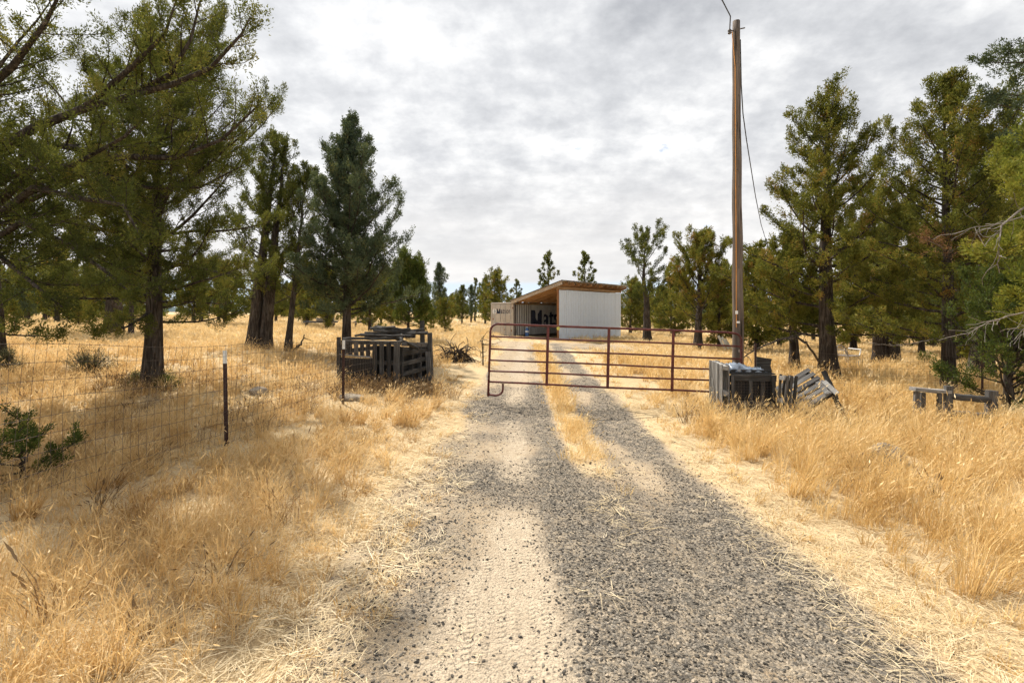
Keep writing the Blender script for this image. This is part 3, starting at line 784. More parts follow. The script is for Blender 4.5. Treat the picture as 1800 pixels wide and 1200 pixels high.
MB().tube([on_pole(575) + Vector((0.03, -0.08, 0)), on_pole(500) + Vector((0.03, -0.08, 0)), on_pole(120) + Vector((0.02, -0.05, 0)), on_pole(58) + Vector((-0.03, -0.02, 0))], 0.008, 6).build('ground_wire', M['copper'], pole)
MB().beam(on_pole(56, -1) + Vector((-0.06, 0, 0)), on_pole(52, 1) + Vector((0.10, 0, 0.02)), 0.02, 0.02).build('through_bolt', M['box_dark'], pole)
ip = on_pole(57) + Vector((-0.07, 0, 0))
MB().tube([ip + Vector((0, 0, z)) for z in (-0.05, -0.03, -0.01, 0.02, 0.05)], [0.02, 0.04, 0.025, 0.04, 0.02], 10).build('insulator', M['box_dark'], pole)
for i, py in enumerate((100, 170, 300, 330, 410, 470)):
    t = (Z(py, PD) - plz) / hh; r = 0.118 - 0.046 * t
    MB().box((X(1298 - 4.2 * t, PD) - px0 + 0.02 * math.sin(i * 2.1), -r + 0.002, Z(py, PD) - plz), (0.025, 0.02, 0.03)).build('bolt_head', M['box_dark'], pole)
iw = ip + Vector(pole.location)
def cable(name, label, pts, r):
    pts = [Vector(p) for p in pts]
    b = pts[0].copy()
    o = MB().tube([p - b for p in pts], r, 6).build(name, M['cable'], None, True, label=label, category='cable')
    o.location = b
    return o
end = Vector((-14.0, -24, 8.6))
cable('overhead_cable', 'black overhead cable running from the pole top out of the picture', [iw.lerp(end, t) + Vector((0.10 * math.sin(60 * t) * (1 - t), 0, -9.5 * t * (1 - t))) for t in np.linspace(0, 1, 40)], 0.011)
cp = [(X(1296, PD) + 0.1, PD + 0.08, Z(66, PD))]
for (px_, py_, dd) in ((1303, 150, 10.6), (1306, 200, 11.2), (1312, 245, 12.0), (1320, 295, 13.4), (1328, 345, 15.5), (1338, 395, 19), (1352, 440, 26)): cp.append((X(px_, dd), dd, Z(py_, dd)))
cable('service_cable', 'thin service cable drooping from the pole into the trees behind it', cp, 0.012)

# ------------------------------------------------------------------ wire fence on the near side of the bin
fence = thing('wire_fence', 'rusty woven wire fence on dark steel posts beside the drive', 'fence', (X(398, 6.03), 6.03, gzf(X(398, 6.03), 6.03)))
fl = Vector(fence.location)
A2 = np.array([X(603, 8.85), 8.85]); A1 = np.array([X(398, 6.03), 6.03])
fd = (A2 - A1) / np.linalg.norm(A2 - A1)
flen = np.linalg.norm(A2 - A1)
def fxy(s): return A1 + fd * s
def ftop(s): return float(np.interp(s, [-6, -2.35, 0, flen, flen + 1.4], [1.70, 1.585, 1.43, 1.32, 1.30]))
rf = np.random.default_rng(12)
NH = 10
mb = MB()
svals = np.arange(-5.2, flen + 1.3, 0.091)
def fpt(s, q):
    """q 0 at the top wire, 1 at the ground; the mesh leans and bellies"""
    zb = gzf(*fxy(s)) + 0.03
    zt = ftop(s) + 0.02 * math.sin(s * 2.3)
    sh = -0.10 * q * (1 + 0.5 * math.sin(s * 1.1)) + 0.015 * math.sin(s * 5 + q * 4)
    p = fxy(s + sh)
    off = 0.05 * math.sin(q * math.pi) * math.sin(s * 1.7 + 0.5)
    return np.array([p[0] + off * fd[1], p[1] - off * fd[0], zt + (zb - zt) * q]) - np.array(fl)
for s in svals: mb.tube([fpt(s, q) for q in np.linspace(-0.01, 1, 7)], 0.0016, 4, False)
for h_ in range(NH):
    q = h_ / (NH - 1)
    mb.tube([fpt(s, q) + np.array([0, 0, rf.normal(0, 0.002)]) for s in np.arange(-5.2, flen + 1.3, 0.18)], 0.0020, 4, False)
mb.build('wire_mesh', M['wire'], fence, kind='stuff')
def tpost(x, y, ztop, tilt=0.0):
    zb = gzf(x, y)
    h = ztop - zb
    mb = MB()
    base = Vector((x, y, zb)) - fl
    m = Matrix.Translation(base) @ Matrix.Rotation(tilt, 4, 'Y')
    mb.box((0, 0, (h - 0.16) / 2 - 0.15), (0.05, 0.008, h - 0.16 + 0.3), m)
    mb.box((0, 0.018, (h - 0.16) / 2 - 0.15), (0.009, 0.032, h - 0.16 + 0.3), m)
    for i in range(int((h - 0.2) / 0.055)): mb.box((0, -0.007, 0.05 + i * 0.055), (0.016, 0.012, 0.02), m)
    p = mb.build('post', M['tpost'], fence)
    mb = MB()
    mb.box((0, 0, h - 0.08), (0.05, 0.008, 0.16), m); mb.box((0, 0.018, h - 0.08), (0.009, 0.032, 0.16), m)
    mb.build('painted_tip', M['white_paint'], p)
tpost(A1[0], A1[1], Z(616, 6.03), R(-1.0))
tpost(A2[0], A2[1], Z(598, 8.85), R(0.6))
pz = fxy(-2.9); tpost(pz[0], pz[1], 1.62)

# wire fence on the other side, from the pole to the trees
f2 = thing('wire_fence', 'thin wire mesh fence running from the pole behind the crates', 'fence', (px0 + 0.2, PD + 0.3, gzf(px0 + 0.2, PD + 0.3)))
fl2 = Vector(f2.location)
mb = MB()
def f2pt(s, q):
    x = px0 + 0.2 + s * 0.985; y = PD + 0.3 + s * 0.17
    zb = gzf(x, y)
    return np.array([x, y, zb + 1.12 * (1 - q) + 0.02 * math.sin(s * 1.7)]) - np.array(fl2)
for s in np.arange(0, 8.6, 0.15): mb.tube([f2pt(s, q) for q in (0, 0.5, 1)], 0.0017, 4, False)
for q in np.linspace(0, 1, 8): mb.tube([f2pt(s, q) for s in np.arange(0, 8.7, 0.4)], 0.002, 4, False)
mb.build('wire_mesh', M['wire'], f2, kind='stuff')
for s in (0.35, 6.3):
    a = f2pt(s, 0); mb = MB().box((a[0], a[1] + 0.02, a[2] - 0.5), (0.04, 0.03, 1.35)); mb.build('post', M['tpost'], f2)

# ------------------------------------------------------------------ pallet bin on the left
bn = thing('pallet_bin', 'dark weathered bin built of upended pallets heaped with old rails', 'bin', (-2.42, 10.5, gzf(-2.42, 10.5)), R(-19.9))
rb = np.random.default_rng(21)
J = 0.004
def slat(parent, a, b, w, t, up, mat, name='slat', **p): return MB().beam(a, b, w, t, up, J, rb).build(name, M[mat], parent, **p)
H = 1.07
# front, right half: upright pallet
for (x, w) in ((-0.08, 0.15), (-0.27, 0.11), (-0.46, 0.11), (-0.64, 0.10)):
    slat(bn, (x, -0.03, 0.02), (x + rb.uniform(-.01, .01), -0.03, H - 0.02), w, 0.022, (0, 1, 0), 'dark_z')
for (x, w) in ((-0.82, 0.1), (-0.98, 0.09), (-1.14, 0.1), (-1.30, 0.09), (-1.46, 0.09)):
    slat(bn, (x, -0.028, H - 0.36), (x, -0.03, H - 0.03), w, 0.022, (0, 1, 0), 'dark_z')
for z in (0.12, 0.58, H - 0.05): slat(bn, (-1.55, 0.0, z), (0.0, 0.0, z + 0.01), 0.05, 0.09, (0, 0, 1), 'dark_x', 'stringer')
slat(bn, (-1.55, -0.055, H - 0.33), (-0.72, -0.055, H - 0.37), 0.07, 0.022, (0, 0.3, 1), 'pale_x', 'ledge_board', label='pale bowed board across the front')
MB().box((-1.13, -0.026, 0.34), (0.84, 0.012, 0.66)).build('black_sheet', M['black'], bn)
MB().box((-0.40, 0.05, 0.5), (0.72, 0.012, 0.92)).build('black_sheet', M['black'], bn)
# right side: pallet with level boards
for z in (0.14, 0.36, 0.58, 0.80): slat(bn, (0.03, 0.02, z), (0.03, 1.12, z + rb.uniform(-.02, .02)), 0.022, 0.10, (0, 0, 1), 'dark_y')
for y in (0.06, 0.45, 0.82, 1.12): slat(bn, (-0.01, y, 0.02), (-0.01, y, H - 0.12), 0.09, 0.045, (0, 1, 0), 'dark_z', 'stringer')
slat(bn, (0.02, 0.02, H - 0.06), (0.02, 1.15, H - 0.16), 0.02, 0.09, (0, 0, 1), 'grey_y', 'top_board')
MB().box((-0.06, 0.6, 0.4), (0.012, 1.0, 0.7)).build('black_sheet', M['black'], bn)
# back and left
for z in (0.2, 0.5, 0.8): slat(bn, (-1.5, 1.16, z), (0, 1.16, z), 0.1, 0.022, (0, 1, 0), 'dark_x')
for z in (0.2, 0.5, 0.8): slat(bn, (-1.56, 0.02, z), (-1.56, 1.14, z), 0.022, 0.1, (0, 0, 1), 'dark_y')
# corner posts
slat(bn, (-1.62, -0.02, -0.1), (-1.62, -0.02, H + 0.06), 0.09, 0.05, (0, 1, 0), 'dark_z', 'post')
slat(bn, (0.12, 1.14, -0.1), (0.07, 1.14, H + 0.14), 0.10, 0.07, (0, 1, 0), 'dark_z', 'post')
slat(bn, (0.16, 1.0, -0.1), (0.10, 1.0, H - 0.3), 0.12, 0.03, (0, 1, 0), 'grey_z', 'post')
slat(bn, (-0.26, 1.12, H - 0.22), (0.05, 1.12, H - 0.22), 0.02, 0.24, (0, 0, 1), 'dark_x', 'back_board')
# heap of old rails resting across the top: each its own thing
rails = [((-1.6, 0.10, H + 0.03), (-0.10, 0.25, H + 0.05), 0.035, 'lowest grey rail lying along the front of the bin top'),
         ((-1.45, 0.55, H + 0.08), (0.05, 0.35, H + 0.09), 0.038, 'grey rail lying across the middle of the bin top'),
         ((-1.55, 0.85, H + 0.02), (-0.1, 0.75, H + 0.07), 0.035, 'grey rail at the back of the heaped bin'),
         ((-1.15, 0.30, H + 0.14), (0.02, 0.60, H + 0.16), 0.036, 'upper grey rail slanting over the other rails on the bin'),
         ((-1.05, 0.75, H + 0.17), (0.10, 0.45, H + 0.13), 0.034, 'thin grey rail near the top of the bin heap'),
         ((-0.95, 0.35, H + 0.23), (-0.10, 0.55, H + 0.24), 0.04, 'topmost grey rail on the bin heap'),
         ((-1.35, 0.20, H + 0.10), (0.02, 0.12, H + 0.11), 0.03, 'long thin grey rail near the front of the bin heap'),
         ((-1.25, 0.95, H + 0.10), (0.15, 0.90, H + 0.15), 0.04, 'thick grey rail at the very back of the bin heap'),
         ((-0.85, 0.20, H + 0.20), (0.14, 0.75, H + 0.21), 0.033, 'grey rail crossing the heap towards the lone post'),
         ((-1.20, 0.60, H + 0.26), (-0.35, 0.30, H + 0.29), 0.036, 'short grey rail crossing on top of the bin heap'),
         ((-0.45, 0.70, H + 0.22), (0.00, 0.02, H - 0.02), 0.034, 'grey rail sloping steeply down to the bin front corner')]
bmw = Matrix.Translation(bn.location) @ Matrix.Rotation(R(-19.9), 4, 'Z')
def rail_obj(a, b, r, label, name='old_rail', group='old rails heaped on the pallet bin', mat='dark_x', n=7, wob=0.02, cat='rail'):
    a, b = Vector(a), Vector(b)
    d = b - a
    q = d.to_track_quat('X', 'Z')
    L = d.length
    pts = [(L * i / 8, rb.normal(0, wob * 0.4), rb.normal(0, wob * 0.5)) for i in range(9)]
    o = MB().tube(pts, [r * rb.uniform(0.8, 1.15) for _ in range(9)], n).build(name, M[mat], None, False, label=label, category=cat, group=group)
    o.location = a; o.rotation_mode = 'QUATERNION'; o.rotation_quaternion = q
    return o
for a, b, r, lab in rails: rail_obj(bmw @ Vector(a), bmw @ Vector(b), r, lab)
pk = MB().beam((0, 0, 0), (0.62, 0, 0), 0.17, 0.03, (0, 0, 1), J, rb).build('loose_plank', M['dark_x'], None, label='wide loose plank sloping down off the bin corner', category='plank')
pk.matrix_world = bmw @ Matrix.Translation((-0.30, 0.20, H + 0.07)) @ Matrix.Rotation(R(24), 4, 'Y') @ Matrix.Rotation(R(12), 4, 'Z') @ Matrix.Rotation(R(-35), 4, 'X')
# post standing behind the bin
pdn = 13.0
st = thing('fence_post', 'lone grey wooden post standing just behind the pallet bin', 'post', (X(742, pdn), pdn, gzf(X(742, pdn), pdn)))
MB().beam((0.03, 0, -0.2), (0, 0, Z(564, pdn) - st.location.z), 0.11, 0.09, (0, 1, 0), 0.006, rb).build('shaft', M['dark_z'], st)

# tangle of roots
td = 17.0
rt = thing('root_tangle', 'dark tangle of dead roots lying in the grass beside the drive', 'roots', (X(800, td), td, gzf(X(800, td), td)))
rr_ = np.random.default_rng(33)
for i in range(120):
    az = rr_.uniform(0, 2 * math.pi); el = rr_.uniform(0.25, 1.45)
    L = rr_.uniform(0.55, 0.85)
    p = np.array([rr_.normal(0, 0.18), rr_.normal(0, 0.12), 0.12]); d = np.array([math.cos(az) * math.cos(el), math.sin(az) * math.cos(el) * 0.7, math.sin(el)])
    pts = [p.copy()]
    for k_ in range(6):
        d = d + rr_.normal(0, 0.22, 3) + np.array([0, 0, -0.36]); d /= np.linalg.norm(d)
        p = p + d * L / 5; p[2] = max(p[2], -0.05)
        pts.append(p.copy())
    MB().tube(pts, np.linspace(rr_.uniform(0.014, 0.036), 0.007, 7), 6).build('root', M['dark_wood'], rt)

# ------------------------------------------------------------------ crates and pallets at the pole
cd = 8.55
cx0 = X(1284, cd)
crate = thing('wooden_crate', 'grey wooden crate with two dark barred openings by the pole', 'crate', (cx0, cd, gzf(cx0, cd)), R(-4))
cw, chh, cdp = 0.78, 0.82, 0.66
for z in (0.10, 0.30, chh - 0.05): slat(crate, (0, 0, z), (cw, 0, z - 0.01), 0.03, 0.11 if z > 0.5 else 0.12, (0, 0, 1), 'dark_x', 'rail')
for x in (0.03, cw * 0.43, cw - 0.06): slat(crate, (x, -0.028, 0.0), (x, -0.028, chh - 0.1 if 0.1 < x < 0.6 else chh - 0.005), 0.06, 0.02, (0, 1, 0), 'dark_z', 'stile')
slat(crate, (cw * 0.72, 0.03, 0.3), (cw * 0.72, 0.03, chh - 0.12), 0.07, 0.02, (0, 1, 0), 'dark_z', 'stile')
for z in (0.15, 0.32, 0.49, 0.66):
    slat(crate, (cw, 0.03, z), (cw + 0.06, cdp, z), 0.02, 0.13, (0, 0, 1), 'dark_y'); slat(crate, (0, 0.03, z), (0, cdp, z), 0.02, 0.13, (0, 0, 1), 'dark_y')
    slat(crate, (0, cdp, z), (cw, cdp, z), 0.02, 0.13, (0, 0, 1), 'dark_x')
for y in (0.1, 0.26, 0.42, 0.58): slat(crate, (-0.01, y, chh + 0.012), (cw, y, chh + 0.012), 0.14, 0.018, (0, 0, 1), 'dark_x', 'lid_board')
MB().box((cw / 2, 0.08, 0.5), (cw - 0.08, 0.01, 0.8)).build('black_sheet', M['black'], crate)  # black sheet set in for the dark inside behind the openings
mb = MB()
for x in np.arange(0.08, cw - 0.05, 0.05): mb.tube([(x, -0.012, 0.33), (x, -0.012, chh - 0.12)], 0.0015, 4, False)
for z in np.arange(0.36, chh - 0.12, 0.05): mb.tube([(0.03, -0.012, z), (cw - 0.06, -0.012, z)], 0.0015, 4, False)
mb.build('wire_screen', M['wire'], crate, kind='stuff')
# pale pallets stood on edge, seen along their faces
def edge_pallet(name, label, loc, rz, L, Hh, mat, nsl, tilt=0.0, gap=1.35, depth=0.11, group=None):
    t = thing(name, label, 'pallet', loc, rz, group)
    t.rotation_euler = (0, tilt, rz)
    for side in (-1, 1):
        for i in range(nsl):
            x = L * (i + 0.5) / nsl
            slat(t, (x, side * depth / 2, 0), (x + rb.uniform(-.008, .008), side * depth / 2, Hh + rb.uniform(-.01, .01)), L / nsl / gap, 0.02, (0, 1, 0), mat)
    for z in (0.05, Hh * 0.5, Hh - 0.05): slat(t, (0, 0, z), (L, 0, z), depth - 0.021, 0.045 * 1.6, (0, 0, 1), 'pale_x', 'stringer')
    return t
ep = edge_pallet('pallet', 'silvery upended pallet with narrow slats leaning beside the gate end', (X(1284, 8.45) - 0.06, 8.5, gzf(3.7, 8.6) - 0.02), R(80), 1.0, 1.0, 'pale_z', 9, 0, 1.5)
ep2 = edge_pallet('pallet', 'narrow upended pallet with open gaps at the crate far side', (X(1364, 8.3), 8.25, gzf(4.7, 8.3)), R(14), 0.27, 0.86, 'dark_z', 3, R(6), 1.9, 0.14)
# tilted pallet lying against a log
tp = thing('pallet', 'tilted grey pallet propped up on a log with one corner in the grass', 'pallet', (X(1400, 9.0), 9.0, gzf(5.2, 9.0) + 0.03), R(-6))
tp.scale = (0.86, 0.86, 0.86)
def tpm(): return Matrix.Rotation(R(-33), 4, 'Y') @ Matrix.Rotation(R(36), 4, 'X')
tm = tpm()
def tb(a, b, w, t, mat, nm):
    o = MB().beam(a, b, w, t, (0, 0, 1), J, rb).build(nm, M[mat], tp); o.matrix_local = tm; return o
for x in (0.06, 0.48, 0.90): tb((x, 0, 0), (x, 0.8, 0), 0.045, 0.09, 'dark_y', 'stringer')
for i in range(6): tb((-0.01, 0.05 + i * 0.145, 0.056), (0.98, 0.05 + i * 0.145, 0.056), 0.095, 0.02, 'grey_x', 'slat')
for i in range(4): tb((0.0, 0.06 + i * 0.23, -0.056), (0.97, 0.06 + i * 0.23, -0.056), 0.10, 0.02, 'dark_x', 'slat')
for (a, b) in (((0.93, -0.08, 0.085), (0.96, 0.32, 0.085)), ((0.80, 0.02, 0.085), (0.86, 0.38, 0.10))): tb(a, b, 0.1, 0.02, 'pale_x', 'loose_slat')
rail_obj((X(1448, 9.3), 9.3, Z(652, 9.3)), (X(1487, 8.9), 8.9, gzf(6.1, 8.9)), 0.05, 'dark log leaning at the corner of the tilted pallet', 'leaning_log', 'logs', 'dark_x', cat='log')
# crumpled plastic on the crate
pl = np.random.default_rng(8)
nu, nv = 26, 12
V = []
for j in range(nv):
    for i in range(nu):
        uu, vv_ = i / (nu - 1), j / (nv - 1)
        hgt = 0.13 * math.sin(math.pi * min(1, vv_ * 1.0)) ** 0.6 * (0.25 + 0.75 * math.exp(-((uu - 0.2) / 0.35) ** 2)) if 0 < j < nv - 1 and 0 < i < nu - 1 else 0.0
        hgt += abs(pl.normal(0, 0.016)) if hgt > 0 else 0
        V.append((uu * 0.62 + 0.015 * math.sin(j * 1.3), vv_ * 0.42 + 0.02 * math.sin(i * 0.9), hgt))
Fp = [(j * nu + i, j * nu + i + 1, (j + 1) * nu + i + 1, (j + 1) * nu + i) for j in range(nv - 1) for i in range(nu - 1)]
po = MB().add(V, Fp).build('plastic_sheet', M['plastic'], None, True, label='crumpled pale blue plastic sheeting heaped on the crate', category='sheeting')
po.location = (cx0 + 0.04, cd + 0.06, crate.location.z + chh + 0.04); po.rotation_euler = (0, 0, R(-4))
so = po.modifiers.new('thickness', 'SOLIDIFY'); so.thickness = 0.004
# notched board standing on the crate
nbv = [(0, 0, 0), (0.29, 0, -0.02), (0.26, 0, 0.08), (0.27, 0, 0.15), (0.29, 0, 0.205), (0, 0, 0.25)]
nv2 = nbv + [(x, 0.018, z) for x, _, z in nbv]
nf = [tuple(range(6)), tuple(range(6, 12))[::-1]] + [(i, i + 6, (i + 1) % 6 + 6, (i + 1) % 6) for i in range(6)]
no = MB().add(nv2, nf).build('notched_board', M['dark_x'], None, label='grey notched board standing upright on the back of the crate', category='board')
no.location = (X(1333, 8.9), 8.95, crate.location.z + chh + 0.03); no.rotation_euler = (0, 0, R(3))

# ------------------------------------------------------------------ rail barrier at the right
bd = 9.3
bx = X(1606, bd)
bar = thing('rail_barrier', 'low weathered log rail barrier standing in tall grass under the trees', 'barrier', (bx, bd, gzf(bx, bd)), R(-8))
bz = lambda py: Z(py, bd) - bar.location.z
xx_ = lambda px_: X(px_, bd) - bx
for (px_, top, w, dd) in ((1611, 688, 0.09, 0.0), (1628, 691, 0.08, 0.12), (1647, 690, 0.075, 0.0), (1661, 677, 0.12, 0.0), (1731, 684, 0.16, 0.05)):
    slat(bar, (xx_(px_) - 0.02, dd, -0.15), (xx_(px_), dd, bz(top)), w, w * 0.8, (0, 1, 0), 'grey_z', 'post')
slat(bar, (xx_(1604), 0.0, bz(683)), (xx_(1640), 0.03, bz(687)), 0.17, 0.07, (0, 0, 1), 'pale_x', 'cap_board')
slat(bar, (xx_(1628), 0.10, bz(686)), (xx_(1664), 0.0, bz(687)), 0.14, 0.06, (0, 0, 1), 'pale_x', 'cap_board')
def logr(a, b, r, nm):
    a, b = np.array(a), np.array(b)
    MB().tube([a + (b - a) * t + np.array([0, 0, rb.normal(0, 0.006)]) for t in np.linspace(0, 1, 7)], r, 9).build(nm, M['grey_x'], bar)
logr((xx_(1663), 0.0, bz(695)), (xx_(1726), 0.03, bz(700)), 0.065, 'rail')
logr((xx_(1655), 0.0, bz(722)), (xx_(1728), 0.05, bz(729)), 0.06, 'rail')

# ------------------------------------------------------------------ small far things
def board_stack(label, px_, py_, dd, w):
    t = thing('board_stack', label, 'boards', (X(px_, dd), dd, gzf(X(px_, dd), dd)), R(8))
    for i, z in enumerate((0.42, 0.5)): MB().box((0.1 * i, 0, z + 0.05), (w, 0.7 - 0.2 * i, 0.07)).build('board', M['grey_x'], t)
    MB().box((0.15 * w, 0, 0.72), (w * 0.5, 0.5, 0.28)).build('bundle', M['pale_x'], t)
    for sx_ in (-0.4, 0.4): MB().box((sx_ * w, 0, 0.2), (0.12, 0.5, 0.4)).build('support', M['grey_x'], t)
board_stack('low grey stack of boards in the field between the clumped trunks', 563, 575, 42, 2.8)
board_stack('small far stack of boards behind the heaped bin', 640, 573, 44, 1.8)
# wire chair
chd = 18.5
chx = X(1489, chd)
chair = thing('garden_chair', 'small rusty wire garden chair standing in the grass among the trees', 'chair', (chx, chd, gzf(chx, chd) + 0.12), R(20))
for sx_ in (-0.3, 0.3):
    for sy_ in (-0.25, 0.25): MB().tube([(sx_, sy_, -0.15), (sx_ * 0.9, sy_ * 0.9, 0.38)], 0.018, 6).build('leg', M['steel'], chair)
hoop = [(0.42 * math.cos(t), 0.28 + 0.05 * math.sin(2 * t), 0.45 + 0.32 * math.sin(t)) for t in np.linspace(-0.25, math.pi + 0.25, 16)]
MB().tube(hoop, 0.022, 6).build('back_hoop', M['dead_wood'], chair)
for t in np.linspace(0.5, math.pi - 0.5, 7): MB().tube([(0.30 * math.cos(t), 0.2, 0.40), (0.40 * math.cos(t), 0.28, 0.45 + 0.30 * math.sin(t))], 0.008, 4).build('back_wire', M['steel'], chair)
MB().box((0, 0, 0.39), (0.66, 0.55, 0.025)).build('seat', M['dead_wood'], chair)
MB().tube([(0.30, -0.26, 0.40), (0.44, -0.22, 0.62), (0.44, 0.26, 0.64)], 0.025, 6).build('armrest', M['logo_white'], chair)
MB().tube([(-0.30, -0.26, 0.40), (-0.44, -0.22, 0.62), (-0.44, 0.26, 0.64)], 0.02, 6).build('armrest', M['dead_wood'], chair)
# white boards leaning behind the gate end
wd = 27.0
wb = thing('leaning_boards', 'few white boards leaning together in the field behind the gate end', 'boards', (X(1277, wd), wd, gzf(X(1277, wd), wd)))
for i, dx in enumerate((-0.25, 0.0, 0.22)): MB().beam((dx + 0.2, 0.1 * i, 0), (dx - 0.2, 0.1 * i, 0.85 - 0.1 * i), 0.12, 0.03, (0, 1, 0)).build('board', M['white_paint'], wb)

# boulders
def boulder(label, x, y, s, seed):
    r_ = np.random.default_rng(seed)
    bm = bmesh.new()
    bmesh.ops.create_icosphere(bm, subdivisions=3, radius=1.0)
    dirs = r_.normal(size=(7, 3)); dirs /= np.linalg.norm(dirs, axis=1)[:, None]
    for v in bm.verts:
        p = np.array(v.co)
        for d in dirs:
            k_ = p @ d
            if k_ > 0.72: p = p - d * (k_ - 0.72) * 0.85
        p = p * (1 + 0.05 * math.sin(p[0] * 7 + seed) * math.cos(p[1] * 6))
        v.co = Vector(p * np.array(s))
    me = bpy.data.meshes.new('boulder'); bm.to_mesh(me); bm.free()
    me.materials.append(M['rock'])
    obj('boulder', me, None, (x, y, gzf(x, y) + s[2] * 0.25), label=label, category='rock')
boulder('low pale flat rock at the foot of the fence by the bin', X(603, 8.9) + 0.02, 9.3, (0.30, 0.22, 0.09), 1)
boulder('rounded grey rock half hidden in tall golden grass', X(1555, 6.3), 6.3, (0.26, 0.2, 0.20), 2)
boulder('small grey rock behind the fence beyond the middle post', X(455, 9.4), 9.4, (0.2, 0.16, 0.12), 3)
# ------------------------------------------------------------------ trees
def profile(pr, t):
    return float(np.interp(t, [p[0] for p in pr], [p[1] for p in pr]))
def unit(v): return v / (np.linalg.norm(v) + 1e-9)
class Skel:
    def __init__(s, rng): s.rng = rng; s.tubes = []; s.c = []; s.d = []; s.r = []; s.tint = []
    def clump(s, p, d, r, tint): s.c.append(p); s.d.append(d); s.r.append(r); s.tint.append(tint)
    def branch(s, p0, az, el, L, r0, csize, sub, upcurve=0.5, bare=0.3, bt=0.5, droop=0.0, pts=None, subk=1.0):
        rng = s.rng
        n = 7
        if pts is None:
            p = np.array(p0, float); pts = [p.copy()]
            e = el
            for i in range(n):
                az += rng.normal(0, 0.13); e += upcurve / n + rng.normal(0, 0.07) - droop / n
                d = np.array([math.cos(az) * math.cos(e), math.sin(az) * math.cos(e), math.sin(e)])
                p = p + d * L / n
                pts.append(p.copy())
        pts = np.asarray(pts, float)
        n = len(pts) - 1
        seg = np.linalg.norm(np.diff(pts, axis=0), axis=1); cum = np.concatenate([[0], np.cumsum(seg)])
        L = cum[-1]
        s.tubes.append((pts, np.linspace(r0, max(0.005, r0 * 0.15), len(pts)), 6 if r0 > 0.03 else 5))
        pos = bare * L; sgn = 1
        while pos < L:
            q = np.array([np.interp(pos, cum, pts[:, k]) for k in range(3)])
            k = min(n - 1, int(np.searchsorted(cum, pos) - 1)); k = max(k, 0)
            d = unit(pts[k + 1] - pts[k])
            f = pos / L
            ls = (0.30 * L * (1 - 0.72 * f) + 0.16) * rng.uniform(0.55, 1.15) * subk
            side = unit(np.cross(d, [0, 0, 1]) + 1e-6)
            ang = rng.uniform(0.5, 1.15)
            dv = unit(d * math.cos(ang) + side * sgn * math.sin(ang) + np.array([0, 0, rng.uniform(-0.45, 0.75)]))
            sp = [q]
            m = 3
            for i in range(m):
                dv = unit(dv + rng.normal(0, 0.13, 3) + np.array([0, 0, 0.13]))
                sp.append(sp[-1] + dv * ls / m)
            sp = np.array(sp)
            s.tubes.append((sp, np.linspace(max(0.006, r0 * 0.32 * (1 - 0.6 * f)), 0.004, 4), 3))
            bt_ = float(np.clip(bt + rng.normal(0, 0.19), 0, 1))
            a = rng.uniform(0.25, 0.45)
            while a <= 1.02:
                c = np.array([np.interp(a * m, np.arange(m + 1), sp[:, k_]) for k_ in range(3)])
                s.clump(c, unit(dv + np.array([0, 0, 0.7]) + rng.normal(0, 0.3, 3)), csize * rng.uniform(0.6, 1.2), np.clip(bt_ + rng.normal(0, 0.13), 0, 1))
                a += csize * rng.uniform(0.75, 1.25) / max(ls, 0.05)
            sgn = -sgn * (1 if rng.random() < 0.85 else -1)
            pos += sub * rng.uniform(0.6, 1.3)
        for k in range(3):
            s.clump(pts[-1] + rng.normal(0, csize * 0.3, 3), unit(pts[-1] - pts[-2] + np.array([0, 0, 0.5])), csize * rng.uniform(0.7, 1.1), np.clip(bt + rng.normal(0, 0.15), 0, 1))
    def trunk(s, base, h, r0, lean, pr, t0, nb, elev, csize, sub, wob=0.12, top=0.9, asym=None, bt=0.5, bare=0.3, upc=0.5, subk=1.0, sides=12, gap=0.0):
        rng = s.rng
        K = 16
        ts = np.linspace(0, 1, K)
        wx = np.cumsum(rng.normal(0, wob * 0.25, K)); wy = np.cumsum(rng.normal(0, wob * 0.25, K))
        P = np.stack([base[0] + lean[0] * ts ** 1.2 + wx * ts, base[1] + lean[1] * ts ** 1.2 + wy * ts, base[2] + h * ts], 1)
        rad = r0 * ((1 - ts) ** 0.85 * 0.93 + 0.03) * (1 + 0.55 * np.exp(-ts * h / 0.35))
        P[0, 2] -= 0.25
        s.tubes.append((P, rad, sides))
        s.main = P
        for i in range(nb):
            tt = t0 + (1 - t0) * ((i + rng.uniform(0.1, 0.9)) / nb) ** 0.92
            if rng.random() < gap: continue
            az = i * 2.39996 + rng.normal(0, 0.4)
            Rr = profile(pr, tt) * rng.uniform(0.62, 1.12)
            if asym is not None: Rr *= 1 + asym[1] * math.cos(az - asym[0])
            if Rr < 0.12: continue
            p0 = np.array([np.interp(tt, ts, P[:, k]) for k in range(3)])
            r_t = float(np.interp(tt, ts, rad))
            el = elev[0] + (elev[1] - elev[0]) * ((tt - t0) / (1 - t0)) + rng.normal(0, 0.14)
            s.branch(p0, az, el, Rr / max(0.5, math.cos(min(el + 0.25, 1.1))), min(r_t * 0.42, 0.008 + 0.014 * Rr), csize, sub, upc, bare, bt, subk=subk)
        for tt in np.arange(top, 1.005, csize * 0.42 / h):
            cs_ = csize; csize_k = min(1.0, 0.42 + (1 - tt) * 4)
            p0 = np.array([np.interp(tt, ts, P[:, k]) for k in range(3)])
            s.clump(p0 + rng.normal(0, csize * 0.4 * csize_k, 3) * [1, 1, 0.4], unit(np.array([0, 0, 1.0]) + rng.normal(0, 0.25, 3)), csize * csize_k * rng.uniform(0.6, 0.95), np.clip(bt + rng.normal(0, 0.12), 0, 1))
